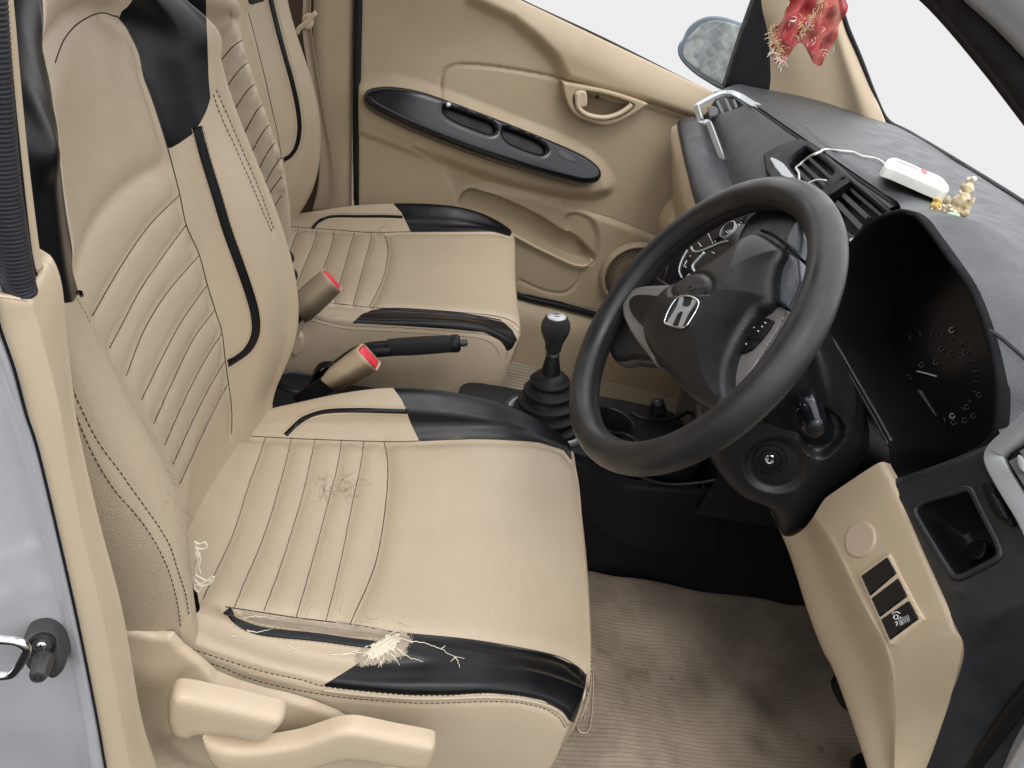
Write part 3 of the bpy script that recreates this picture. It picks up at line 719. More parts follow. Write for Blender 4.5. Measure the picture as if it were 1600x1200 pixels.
def hfd(Q):
    H = relief(fd, comps)(Q)+lined(fd, lines)(Q)
    # the belt ledge rolls back towards the glass
    p = pix(f3(fd, Q)); bl = A([(500, -155), (813, -2), (1059, 116), (1140, 156)], float)
    D = np.interp(p[:, 0], bl[:, 0], bl[:, 1]); t = np.clip((p[:, 1]-D)/55, 0, 1)
    H -= .034*(1-t)**2
    # soft bowl in the middle of the door
    c = np.exp(-(((p[:, 0]-700)/130)**2+((p[:, 1]-70)/70)**2)); H -= .016*c
    return H
plate('inner_panel', [(561, -140), (600, -108), (813, 0), (1059, 118), (1140, 158), (1150, 250), (1150, 560), (932, 483), (812, 456), (700, 416), (561, 372)], fd, DOORM, door, h=.0, bev=.004, depth=.03, res=.0036, hf=hfd, closed_spline=False)
tube('window_seal', cr(A(PY([(566, -130), (680, -68), (813, 1), (940, 60), (1059, 120), (1110, 147), (1140, 160)], .712)), 6), .0045, RUB, door)
# black armrest strip
fa_ = frame(P(755, 210, y=.632), (0, -.86, .5), xa=(1, 0, 0))
arm = plate('armrest_strip', [(569, 147), (580, 137), (610, 134), (655, 141), (700, 156), (780, 186), (850, 214), (905, 238), (930, 254), (940, 268), (937, 281), (922, 286), (895, 283), (820, 262), (740, 236), (660, 205), (605, 180), (575, 162)], fa_, GLOSS, door, h=.004, bev=.012, depth=.03, res=.0025, dome=.004, domew=.02,
  holes=[[(694, 170), (700, 169), (735, 181), (765, 192), (772, 201), (770, 207), (760, 207), (730, 196), (708, 186), (696, 177)], [(786, 204), (792, 203), (820, 213), (842, 223), (851, 232), (848, 239), (838, 239), (812, 230), (794, 221), (787, 212)]])
plate('grab_recess', [(688, 165), (700, 160), (770, 186), (855, 225), (858, 240), (845, 246), (765, 215), (700, 194)], frame(fa_[0]-fa_[3]*.013, fa_[3], xa=(1, 0, 0)), PBLK, arm, h=0, bev=.002, depth=.02, res=.004)
plate('window_switch', [(871, 238), (876, 235), (893, 243), (899, 250), (896, 254), (885, 250), (873, 243)], frame(fa_[0]+fa_[3]*.006, fa_[3], xa=(1, 0, 0)), PDARK, arm, h=.003, bev=.001, depth=.006, res=.0012)
plate('switch_plate', [(866, 236), (872, 233), (920, 256), (922, 262), (915, 264), (880, 254), (868, 245)], frame(fa_[0]+fa_[3]*.006, fa_[3], xa=(1, 0, 0)), GLOSS, arm, h=.0005, bev=.0008, depth=.006, res=.0015)
plate('lock_pin', [(697, 161), (703, 161), (704, 166), (698, 167)], frame(fa_[0]+fa_[3]*.006, fa_[3], xa=(1, 0, 0)), SILV, arm, h=.006, bev=.002, depth=.008, res=.001)
# inner door handle
fh = Yf(.668)
bz = plate('handle_bezel', [(879, 128), (884, 129), (950, 141), (1008, 160), (1006, 166), (985, 180), (965, 190), (945, 195), (920, 190), (897, 178), (884, 155)], fh, DOORM, door, h=.006, bev=.004, depth=.035, res=.002,
  holes=[[(897, 146), (905, 141), (940, 146), (975, 156), (990, 163), (986, 172), (968, 182), (945, 187), (920, 182), (902, 172), (895, 158)]])
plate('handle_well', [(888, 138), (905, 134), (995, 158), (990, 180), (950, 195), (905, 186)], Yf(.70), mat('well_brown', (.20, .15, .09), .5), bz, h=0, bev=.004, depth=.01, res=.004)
tube('pull_lever', cr(A(PY([(903, 146), (902, 158), (904, 168), (915, 178), (933, 183), (950, 183), (968, 177), (982, 168), (987, 163)], .66)), 6), .0072, PTAN2, bz, flat=.8)
plate('lock_tab', [(899, 143), (914, 142), (917, 156), (915, 165), (904, 166), (898, 156)], Yf(.664), PTAN2, bz, h=.008, bev=.004, depth=.01, res=.0015)
lathe('screw', [(0, .002), (.004, .001), (.0045, -.002)], P(934, 152, y=.692), (0, -1, 0), RUB, bz, seg=16)
# pocket rim and speaker
tube('pocket_rim', cr(A(PY([(790, 360), (830, 382), (875, 404), (893, 412), (908, 415), (919, 413), (925, 405)], .678)), 6), .0055, PTAN2, door, flat=.7)
sp = P(993, 433, y=.672)
m_, nt, bb = newmat('speaker_grille'); N = nt.nodes; Lk = nt.links
tc = N.new('ShaderNodeTexCoord'); vo = N.new('ShaderNodeTexVoronoi'); vo.inputs['Scale'].default_value = 150; vo.inputs['Randomness'].default_value = .0
Lk.new(tc.outputs['Object'], vo.inputs['Vector']); rr = N.new('ShaderNodeValToRGB'); rr.color_ramp.elements[0].position = .40; rr.color_ramp.elements[0].color = (.012, .01, .008, 1); rr.color_ramp.elements[1].position = .55; rr.color_ramp.elements[1].color = (.24, .185, .12, 1)
Lk.new(vo.outputs['Distance'], rr.inputs[0]); Lk.new(rr.outputs[0], bb.inputs['Base Color']); bb.inputs['Roughness'].default_value = .6
spk = lathe('speaker_grille', [(0, .004), (.04, .003), (.075, .0), (.083, -.004)], sp, (0, -1, 0), m_, door, seg=64)
lathe('speaker_ring', [(.083, -.004), (.085, .004), (.089, .006), (.094, .002), (.097, -.012)], sp, (0, -1, 0), DOORM, spk, seg=64)
# black gap under the door, then the sill trim
tube('lower_seal', cr(A(PY([(690, 418), (812, 462), (870, 476), (932, 492), (1010, 512), (1120, 545)], .69)), 6), .009, RUB, body)
r1 = PY([(640, 405), (740, 440), (812, 466), (872, 482), (932, 498), (1010, 518), (1130, 552)], .695); r3 = PY([(640, 470), (740, 498), (812, 524), (872, 540), (932, 552), (1010, 570), (1130, 600)], .655)
r2 = [p*.5+q*.5+A([0, -.012, .01]) for p, q in zip(r1, r3)]; r4 = [q+A([0, .0, -.12]) for q in r3]
mkpatch('sill_trim', [[p+A([0, .03, .0]) for p in r1], r1, r2, r3, r4], 5, 4, PTAN, body)

# ---- door mirror outside the far window ----
fm = frame(P(1110, 80, y=.93), (-.55, -.80, .12), xa=(1, 0, -.1))
mh = plate('mirror_housing', [(1066, 60), (1075, 42), (1090, 30), (1110, 24), (1132, 26), (1150, 32), (1170, 40), (1185, 60), (1165, 110), (1140, 138), (1120, 136), (1105, 128), (1085, 115), (1067, 98), (1059, 84), (1059, 70)], fm, mat('mirror_shell', (.16, .20, .24), .3, coat=.4), door, h=.0, bev=.006, depth=.07, res=.004)
mm, nt, bb = newmat('mirror_glass'); bb.inputs['Metallic'].default_value = .0; bb.inputs['Roughness'].default_value = .08
N = nt.nodes; Lk = nt.links; tc = N.new('ShaderNodeTexCoord'); mp = N.new('ShaderNodeMapping'); mp.inputs['Rotation'].default_value = (0, .95, 0); mp.inputs['Scale'].default_value = (1, 1, 1)
br = N.new('ShaderNodeTexBrick'); br.inputs['Scale'].default_value = 9; br.inputs['Brick Width'].default_value = .22; br.inputs['Color1'].default_value = (.42, .46, .45, 1); br.inputs['Color2'].default_value = (.27, .30, .31, 1); br.inputs['Mortar'].default_value = (.36, .40, .43, 1); br.inputs['Mortar Size'].default_value = .022; br.inputs['Mortar Smooth'].default_value = .9; br.inputs['Bias'].default_value = .1  # brick colours paint a reflected building into the glass
sw = N.new('ShaderNodeSeparateXYZ'); cb = N.new('ShaderNodeCombineXYZ'); Lk.new(tc.outputs['Object'], mp.inputs[0]); Lk.new(mp.outputs[0], sw.inputs[0]); Lk.new(sw.outputs[0], cb.inputs[0]); Lk.new(sw.outputs[2], cb.inputs[1]); Lk.new(cb.outputs[0], br.inputs['Vector'])
ns = N.new('ShaderNodeTexNoise'); ns.inputs['Scale'].default_value = 34; Lk.new(tc.outputs['Object'], ns.inputs['Vector']); mxx = N.new('ShaderNodeMix'); mxx.data_type = 'RGBA'; mxx.blend_type = 'OVERLAY'; mxx.inputs[0].default_value = .8; Lk.new(br.outputs[0], mxx.inputs[6]); Lk.new(ns.outputs[0], mxx.inputs[7])
Lk.new(mxx.outputs[2], bb.inputs['Base Color'])
plate('mirror_glass', [(1068, 78), (1073, 62), (1086, 48), (1097, 38), (1115, 32), (1135, 34), (1155, 40), (1175, 50), (1160, 100), (1136, 130), (1122, 128), (1100, 116), (1082, 102), (1070, 92)], frame(fm[0]+fm[3]*.001, fm[3], xa=fm[1]), mm, door, h=.002, bev=.001, depth=.003, res=.004)
# sail panel (black triangle) between window and A pillar
plate('sail_panel', [(1192, -90), (1180, 0), (1160, 55), (1134, 136), (1140, 150), (1203, 150), (1208, 120), (1206, 80), (1203, 40), (1196, 0), (1200, -90)], Yf(.685), PBLK, door, h=0, bev=.008, depth=.02, res=.003, closed_spline=False)
tube('sail_edge', cr(A(PY([(1192, -90), (1181, 0), (1160, 56), (1133, 140)], .688)), 6), .004, RUB, door)
# far A pillar trim
G = [[P(1188, -95, y=.69), P(1182, -2, y=.69), P(1196, 60, y=.69), P(1196, 150, y=.69), P(1180, 175, y=.69)],
     [P(1225, -95, y=.67), P(1222, 0, y=.665), P(1232, 70, y=.66), P(1260, 160, y=.655), P(1262, 200, y=.655)],
     [P(1262, -95, y=.655), P(1275, 0, y=.65), P(1296, 75, y=.64), P(1322, 180, y=.63), P(1330, 230, y=.62)],
     [P(1280, -95, y=.65), P(1299, 0, y=.64), P(1318, 75, y=.625), P(1352, 180, y=.60), P(1362, 240, y=.6)],
     [P(1292, -95, y=.67), P(1316, 30, y=.66), P(1338, 85, y=.65), P(1378, 182, y=.61), P(1400, 240, y=.6)],
     [P(1293, -95, y=.69), P(1318, 30, y=.68), P(1340, 85, y=.67), P(1380, 182, y=.63), P(1402, 240, y=.62)]]
mkpatch('front_pillar_trim', G, 6, 6, PTAN, body)
# windscreen seal: down the far pillar and along the base of the glass
tube('windscreen_seal', cr(A([P(1292, -90, y=.675), P(1305, -20, y=.672), P(1322, 40, y=.66), P(1342, 88, y=.65), P(1366, 150, y=.63), P(1386, 189, z=.93), P(1420, 208, z=.928), P(1500, 256, z=.925), P(1600, 319, z=.92), P(1720, 400, z=.91), P(1900, 540, z=.90)]), 6), .0065, RUB, body)
# near A pillar: black inner gasket and painted outside
G = [[P(u, v, y=yy) for u, v in L] for L, yy in (([(1378, -60), (1450, 0), (1530, 93), (1606, 192), (1668, 276)], -.60), ([(1395, -60), (1456, 0), (1535, 88), (1606, 175), (1690, 275)], -.625), ([(1445, -60), (1505, 0), (1552, 42), (1620, 112), (1705, 198)], -.64))]
H_ = [[p+A([.01, .012, -.004]) for p in G[0]], *G]
mkpatch('near_pillar_gasket', H_, 5, 5, mat('pillar_felt', (.03, .028, .03), .8, grain=1, gscale=900, var=.3, vscale=80), body, solid=.006)
G2 = [[p+A([.0, -.004, -.001]) for p in G[2]], [p+A([.0, -.02, .03]) for p in G[2]], [p+A([-.005, -.025, .12]) for p in G[2]]]
mkpatch('near_pillar_paint', G2, 5, 5, PAINT, body, solid=.006)

# ================================================================== FLOOR AND MATS
tag(mk('floor', [(-.6, -.72, .028), (1.35, -.72, .028), (1.35, .72, .028), (-.6, .72, .028)], [(0, 1, 2, 3)], CARP, smooth=False), kind='structure')
def matmat(name, col, dark, scale, amt, spots=()):
    m, nt, b = newmat(name); N = nt.nodes; L = nt.links; tc = N.new('ShaderNodeTexCoord')
    dn = N.new('ShaderNodeTexNoise'); dn.inputs['Scale'].default_value = 4; dn.inputs['Detail'].default_value = 4; L.new(tc.outputs['Object'], dn.inputs[0])
    ad = N.new('ShaderNodeVectorMath'); ad.operation = 'MULTIPLY_ADD'; ad.inputs[1].default_value = (.02, .035, 0); L.new(dn.outputs[1], ad.inputs[0]); L.new(tc.outputs['Object'], ad.inputs[2])
    wv = N.new('ShaderNodeTexWave'); wv.bands_direction = 'Y'; wv.inputs['Scale'].default_value = scale; wv.inputs['Distortion'].default_value = .6; wv.inputs['Detail'].default_value = 2; wv.inputs['Detail Scale'].default_value = 1.5
    L.new(ad.outputs[0], wv.inputs[0])
    r = N.new('ShaderNodeMapRange'); r.inputs[1].default_value = 0; r.inputs[2].default_value = .3; L.new(wv.outputs[1], r.inputs[0])
    n = N.new('ShaderNodeTexNoise'); n.inputs['Scale'].default_value = 5; n.inputs['Detail'].default_value = 10; n.inputs['Roughness'].default_value = .68; L.new(tc.outputs['Object'], n.inputs[0])
    r2 = N.new('ShaderNodeMapRange'); r2.interpolation_type = 'SMOOTHSTEP'; r2.inputs[1].default_value = .38; r2.inputs[2].default_value = .70; L.new(n.outputs[0], r2.inputs[0])
    m1 = N.new('ShaderNodeMix'); m1.data_type = 'RGBA'; m1.inputs[6].default_value = (*col, 1); m1.inputs[7].default_value = (*dark, 1); L.new(r2.outputs[0], m1.inputs[0])
    m2 = N.new('ShaderNodeMix'); m2.data_type = 'RGBA'; m2.blend_type = 'MULTIPLY'; m2.inputs[0].default_value = amt; L.new(m1.outputs[2], m2.inputs[6]); L.new(r.outputs[0], m2.inputs[7])
    m3 = N.new('ShaderNodeMix'); m3.data_type = 'RGBA'; m3.inputs[7].default_value = (.03, .025, .02, 1); L.new(m2.outputs[2], m3.inputs[6])
    n4 = N.new('ShaderNodeTexNoise'); n4.inputs['Scale'].default_value = 5.5; n4.inputs['Detail'].default_value = 12; n4.inputs['Roughness'].default_value = .8; L.new(tc.outputs['Object'], n4.inputs[0])
    r4 = N.new('ShaderNodeMapRange'); r4.inputs[1].default_value = .57; r4.inputs[2].default_value = .70; r4.inputs[4].default_value = .8; L.new(n4.outputs[0], r4.inputs[0]); L.new(r4.outputs[0], m3.inputs[0])
    last = m3.outputs[2]
    for (sx_, sy_, rad_, amt_) in spots:
        vd = N.new('ShaderNodeVectorMath'); vd.operation = 'DISTANCE'; L.new(tc.outputs['Object'], vd.inputs[0]); vd.inputs[1].default_value = (sx_, sy_, .041)
        na = N.new('ShaderNodeMath'); na.operation = 'MULTIPLY_ADD'; na.inputs[1].default_value = rad_*1.6; L.new(n4.outputs[0], na.inputs[0]); L.new(vd.outputs['Value'], na.inputs[2])
        rs_ = N.new('ShaderNodeMapRange'); rs_.interpolation_type = 'SMOOTHSTEP'; rs_.inputs[1].default_value = rad_*2.3; rs_.inputs[2].default_value = rad_*.7; rs_.inputs[3].default_value = 0; rs_.inputs[4].default_value = amt_; L.new(na.outputs[0], rs_.inputs[0])
        ms = N.new('ShaderNodeMix'); ms.data_type = 'RGBA'; ms.inputs[7].default_value = (.035, .03, .024, 1); L.new(rs_.outputs[0], ms.inputs[0]); L.new(last, ms.inputs[6]); last = ms.outputs[2]
    L.new(last, b.inputs['Base Color']); b.inputs['Roughness'].default_value = .75
    bp = N.new('ShaderNodeBump'); bp.inputs['Strength'].default_value = .35; bp.inputs['Distance'].default_value = .001; L.new(r.outputs[0], bp.inputs['Height']); L.new(bp.outputs[0], b.inputs['Normal'])
    return m
MD = matmat('driver_mat_rubber', (.43, .345, .25), (.22, .175, .125), 40, .24, [(*P(u, v, z=.041)[:2], r_, a_) for u, v, r_, a_ in ((1092, 1066, .028, .5), (1198, 1108, .045, .55), (1185, 1165, .025, .4), (1240, 1080, .06, .4), (1240, 980, .2, .45), (1050, 1058, .006, .6), (1020, 930, .06, .3), (1110, 950, .12, .4))])
MP = matmat('passenger_mat_rubber', (.38, .33, .24), (.24, .20, .14), 20, .5)
Zf = lambda z: frame((0, 0, z), (0, 0, 1), xa=(1, 0, 0))
md = empty('floor_mat', (.7, -.35, .03), 'dirty brown ribbed floor mat with black stains in the driver footwell', 'floor mat', 'rubber floor mats')
mo = plate('mat_sheet', [], Zf(.036), MD, md, h=.005, bev=.003, depth=.004, res=.01, raw=[(.30, -.685), (1.12, -.66), (1.14, -.50), (1.12, -.20), (1.05, -.125), (.80, -.118), (.60, -.118), (.30, -.13)], smooth_n=5, hf=lambda Q: .004*np.sin(Q[:, 0]*23+Q[:, 1]*9)+.10*np.clip((Q[:, 0]-.98)/.2, 0, 1)**1.6)
stad = [(908, 1060), (912, 1044), (922, 1040), (927, 1050), (926, 1100), (923, 1130), (918, 1143), (908, 1144), (902, 1134), (903, 1100)]
tube('embossed_tag', cr(A(PZ(stad, .046)), 5, True), .0012, mat('clear_vinyl', (.5, .43, .33), .2), md, closed=True)
for i, (u, v, L) in enumerate([(914, 1062, 14), (917, 1078, 10), (912, 1090, 12), (915, 1104, 10), (911, 1116, 12)]):
    tube('embossed_mark', PZ([(u-3, v), (u+4, v+3), (u+2, v+L*.6)], .046), .0009, mat('clear_vinyl', (.5, .43, .33), .2), md)
pm = empty('floor_mat', (.75, .4, .03), 'light tan ribbed floor mat on the passenger side behind the gear lever', 'floor mat', 'rubber floor mats')
plate('mat_sheet', [], Zf(.036), MP, pm, h=.005, bev=.003, depth=.004, res=.01, raw=[(.30, .13), (.62, .115), (1.10, .13), (1.16, .3), (1.14, .60), (1.05, .655), (.6, .655), (.30, .65)], smooth_n=5, hf=lambda Q: .12*np.clip((Q[:, 0]-.95)/.2, 0, 1)**1.6)
ins = cr(A(PZ([(935, 592), (1000, 594), (1026, 600), (1036, 612), (1040, 640), (1036, 690), (930, 690), (925, 620)], .048)), 5, True)
plate('smooth_pad', [(938, 593), (1000, 595), (1024, 600), (1034, 614), (1038, 640), (1034, 690), (920, 690), (915, 620)], Zf(.042), mat('mat_pad', (.36, .30, .21), .6, dirt=((.18, .14, .1), .5)), pm, h=.003, bev=.002, depth=.003, res=.01)
# firewall; the unseen roof is added at the end
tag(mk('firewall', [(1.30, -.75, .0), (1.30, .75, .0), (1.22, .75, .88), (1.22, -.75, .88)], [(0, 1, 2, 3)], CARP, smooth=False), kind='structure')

# ================================================================== DRIVER SEAT SIDE SHIELD AND LEVERS
fs = Yf(-.626)
SH = [(188, 985), (215, 990), (240, 996), (268, 997), (285, 1016), (315, 1039), (337, 1059), (375, 1074), (412, 1085), (450, 1093), (487, 1104), (525, 1119), (560, 1140), (600, 1175), (640, 1230), (640, 1320), (188, 1320)]
def hsh(Q):
    p = pix(f3(fs, Q)); d = np.hypot((p[:, 0]-345)/1.25, p[:, 1]-1130); H = .008*ss((92-d)/30)
    g = np.hypot((p[:, 0]-345)/1.6, p[:, 1]-1190); H -= .006*ss((75-g)/20)
    e_ = -sdf2(p, A([(600, 900), (330, 1050), (300, 1020), (190, 940), (100, 900)], float)); H += .003*np.exp(-((p[:, 1]-1060-(p[:, 0]-250)*.35)/26)**2)
    return H
sh = plate('side_shield', SH, fs, PTAN2, seat, h=.0, bev=.007, depth=.002, res=.003, hf=hsh, closed_spline=False)
plate('recline_lever', [(266, 1084), (277, 1077), (300, 1079), (337, 1087), (380, 1096), (412, 1104), (438, 1110), (445, 1116), (443, 1125), (430, 1138), (416, 1149), (395, 1149), (365, 1143), (337, 1140), (312, 1141), (300, 1146), (285, 1145), (270, 1139), (262, 1122), (261, 1100)], Yf(-.662), PTAN2, sh, h=.006, bev=.009, depth=.010, dome=.006, domew=.02, res=.002)
plate('height_lever', [(315, 1150), (322, 1146), (337, 1155), (360, 1163), (390, 1164), (425, 1161), (469, 1153), (500, 1143), (530, 1134), (560, 1133), (620, 1145), (672, 1155), (681, 1163), (677, 1180), (669, 1193), (655, 1196), (610, 1191), (560, 1182), (530, 1183), (490, 1196), (440, 1210), (390, 1214), (350, 1202), (325, 1180)], Yf(-.668), PTAN2, sh, h=.006, bev=.008, depth=.010, dome=.004, domew=.02, res=.002)
# ================================================================== CENTRE CONSOLE
con = empty('centre_console', (.2, 0, .03), 'black plastic centre tunnel with cup holders between the two front seats', 'console')
def cs_(x, zt, w=.095, zb=.03, edge=.02):
    return [(x, -w-.012, zb), (x, -w, zt*.6), (x, -w+.004, zt-edge), (x, -w+.022, zt), (x, 0, zt+.002), (x, w-.022, zt), (x, w-.004, zt-edge), (x, w, zt*.6), (x, w+.012, zb)]
mkpatch('tunnel', [cs_(-.45, .20), cs_(-.2, .225), cs_(0, .235), cs_(.15, .25), cs_(.26, .265), cs_(.45, .275), cs_(.66, .27), cs_(.9, .26, .11), cs_(1.3, .26, .14)], 6, 5, PBLK, con)
fz = Zf(.316)
mkp = plate('gear_deck', [], Zf(.300), PBLK, con, h=.0, bev=.006, depth=.05, res=.004, raw=[(.20, -.03), (.22, -.082), (.30, -.092), (.45, -.094), (.47, -.07), (.47, .07), (.45, .09), (.30, .088), (.22, .075), (.20, .03)], smooth_n=4)
C1 = (.505, .008); C2 = (.512, -.062)
def circ_raw(c, r, n=28): return [(c[0]+r*math.cos(2*math.pi*k/n), c[1]+r*math.sin(2*math.pi*k/n)) for k in range(n)]
def plate_raw(name, raw, z, m, parent, holes, **k):
    """horizontal deck with round holes"""
    O = cr(A(raw, float), 6, True); res = .0025; lo, hi = O.min(0)-res, O.max(0)+res
    xs = np.arange(lo[0], hi[0]+res, res); ys = np.arange(lo[1], hi[1]+res, res); X, Y = np.meshgrid(xs, ys, indexing='ij'); Q = np.stack([X.ravel(), Y.ravel()], 1)
    F = sdf2(Q, O)
    for h in holes: F = np.maximum(F, -sdf2(Q, A(h)))
    V, T = clip(np.stack([Q[:, 0], Q[:, 1], F], 1), tri_grid(len(xs), len(ys), True), F)
    d = -V[:, 2]; bev = .004; Z = z-bev*(1-np.sqrt(np.clip(1-(1-np.clip(d/bev, 0, 1))**2, 0, 1)))
    W = np.stack([V[:, 0], V[:, 1], Z], 1); bd = boundary(T); vs = sorted({a for e in bd for a in e}); mp = {v: len(W)+i for i, v in enumerate(vs)}
    W = np.concatenate([W, W[vs]-A([0, 0, .03])])
    return mk(name, W, [tuple(t) for t in T]+[(b, a, mp[a], mp[b]) for a, b in bd], m, parent)
deck = plate_raw('cup_holder_deck', [(.445, -.085), (.50, -.104), (.58, -.098), (.66, -.09), (.68, 0), (.66, .09), (.58, .098), (.48, .09), (.445, .06)], .322, PBLK, con, [circ_raw(C1, .041), circ_raw(C2, .030)])
for c_, r_ in ((C1, .041), (C2, .030)):
    lathe('cup_well', [(r_+.004, .001), (r_+.0025, .003), (r_, .001), (r_-.002, -.01), (r_-.005, -.06), (0, -.062)], (c_[0], c_[1], .322), (0, 0, 1), PBLK, deck)
# side flank towards the driver and the lighter facet beside the seat
mkpatch('side_flank', [[P(888, 700, y=-.10), P(925, 722, y=-.105), P(975, 745, y=-.108), P(1010, 752, y=-.11), P(1120, 764, y=-.12)],
 [P(893, 725, y=-.112), P(925, 748, y=-.118), P(960, 770, y=-.12), P(1000, 775, y=-.122), P(1120, 782, y=-.13)],
 [P(900, 800, y=-.115), P(930, 820, y=-.12), P(975, 850, y=-.122), P(1010, 860, y=-.125), P(1120, 860, y=-.13)]], 5, 5, PBLK, con)
tube('flank_edge', cr(A([P(985, 738, y=-.113), P(1020, 752, y=-.115), P(1060, 757, y=-.118), P(1120, 750, y=-.12), P(1160, 738, y=-.125)]), 6), .003, PDARK, con)
lathe('cup_recess', [(.038, -.02), (.040, .0), (.043, .002), (.046, .0), (.048, -.004)], (-.085, .052, .2365), (0, 0, 1), PDARK, con, squash=.75)
lathe('cup_recess_floor', [(0, .0), (.036, .0), (.039, .003)], (-.085, .052, .2345), (0, 0, 1), PBLK, con, squash=.75)
# round lidded socket ahead of the cups
so_ = P(1028, 634, z=.345); lathe('socket_lid', [(0, .014), (.010, .013), (.0125, .011), (.014, .006), (.015, -.002), (.0165, -.004), (.0165, -.03)], so_, (-.45, -.15, .9), RUB, con, seg=28)
box('lid_mark', so_+A([-.45, -.15, .9])*.0138, .007, .0012, .0012, SILV, con, bevel=0)
# forward tray with curved rim
tube('tray_rim', cr(A([P(985, 645, z=.335), P(1010, 655, z=.335), P(1050, 655, z=.335), P(1080, 640, z=.34)]), 6), .004, PBLK, con)

# ---- gear lever ----
gl = empty('gear_lever', (.37, 0, .30), 'black gear lever with ribbed rubber boot and silver topped knob', 'gear lever')
B0 = P(848, 668, y=-.004); B0[2] = .300; K0 = P(868, 512, y=0.0); ax = K0-B0; Lh = np.linalg.norm(ax); ax /= Lh
prof = []
rad = [.072, .065, .057, .048, .038, .028]; h0 = -.004
for i, (ra, rb) in enumerate(zip(rad[:-1], rad[1:])):
    z0 = h0+i*.0215
    for t, k_ in ((0, .80), (.08, .93), (.2, 1.0), (.38, .99), (.52, .90), (.66, .80), (.85, .74)): prof.append((ra*k_, z0+t*.0215))
zt = h0+5*.0215
prof += [(.0175, zt+.002), (.0165, zt+.012), (.0125, zt+.034), (.0115, zt+.036)]
lathe('boot', prof, B0, ax, RUB, gl, seg=48)
lathe('boot_ring', [(.062, -.004), (.069, .002), (.073, .006), (.077, .005), (.080, -.002), (.080, -.012)], B0+A([0, 0, .0]), (ax*.15+A([0, 0, 1])), SILV, gl, seg=48)
lathe('ring_base', [(.079, .004), (.084, .004), (.089, -.001), (.091, -.014)], B0+A([0, 0, -.002]), (ax*.1+A([0, 0, 1])), PDARK, gl, seg=48)
zk = Lh-.012
lathe('collar', [(.0115, zt+.034), (.0125, zt+.036), (.0128, zt+.042), (.0095, zt+.045), (.0092, zt+.05)], B0, ax, PDARK, gl)
kn = lathe('knob', [(.009, zt+.045), (.0140, zt+.050), (.0155, zt+.060), (.0165, zt+.066), (.0215, zk-.005), (.0250, zk+.004), (.0262, zk+.012), (.0250, zk+.022), (.0205, zk+.031), (.0175, zk+.0335)], B0, ax,
      mat('knurled_leather', (.018, .018, .02), .4, grain=1.0, gscale=700, kind='voronoi', var=.2), gl, seg=40)
cap = lathe('knob_cap', [(.0175, zk+.031), (.0168, zk+.0345), (.012, zk+.0365), (0, zk+.0375)], B0, ax, SILV, kn, seg=40)
fk = frame(B0+ax*(zk+.0373), ax, xa=(0, -1, 0))
for L in ([(-.006, .005), (-.006, -.005)], [(0, .005), (0, -.005)], [(.006, .005), (.006, -.005)], [(-.006, 0), (.006, 0)]):
    tube('shift_pattern', f3(fk, A(L, float), 0), .0005, PBLK, cap, seg=6)
# ---- hand brake ----
hb = empty('hand_brake', (-.05, .02, .26), 'black hand brake lever raised behind the driver belt buckle', 'hand brake')
pts = A([P(505, 596, y=.02), P(530, 575, y=.02), P(556, 556, y=.02), P(580, 547, y=.02), P(612, 544, y=.02)])
tube('arm', cr(pts, 5), .0185, PBLK, hb, rfun=lambda t: .022-.004*t, flat=.75)
G0, G1 = P(606, 543, y=.02), P(707, 537, y=.02)
tube('grip', lin([G0, G1], .004), .0165, mat('grip_rubber', (.010, .010, .011), .55, grain=1, gscale=900, kind='voronoi', var=.2), hb, seg=24, rfun=lambda t: .0155+.0012*math.sin(min(1, t*1.05)*math.pi))
ga = G1-G0; ga /= np.linalg.norm(ga)
lathe('end_cap', [(.0158, -.002), (.0165, .002), (.0162, .010), (.013, .014), (.0085, .0145)], G1, ga, PBLK, hb)
lathe('release_button', [(.0065, .012), (.0065, .024), (.005, .027), (0, .0275)], G1, ga, PDARK, hb)
mkpatch('gaiter', [[P(470, 640, y=-.02), P(490, 585, y=-.01), P(515, 574, y=.0), P(535, 584, y=-.005), P(548, 604, y=-.02)], [P(480, 640, y=.02), P(492, 575, y=.02), P(518, 564, y=.02), P(538, 574, y=.02), P(552, 600, y=.02)], [P(490, 630, y=.06), P(500, 580, y=.05), P(522, 572, y=.045), P(542, 580, y=.05), P(556, 600, y=.06)]], 5, 5, BLK, hb)
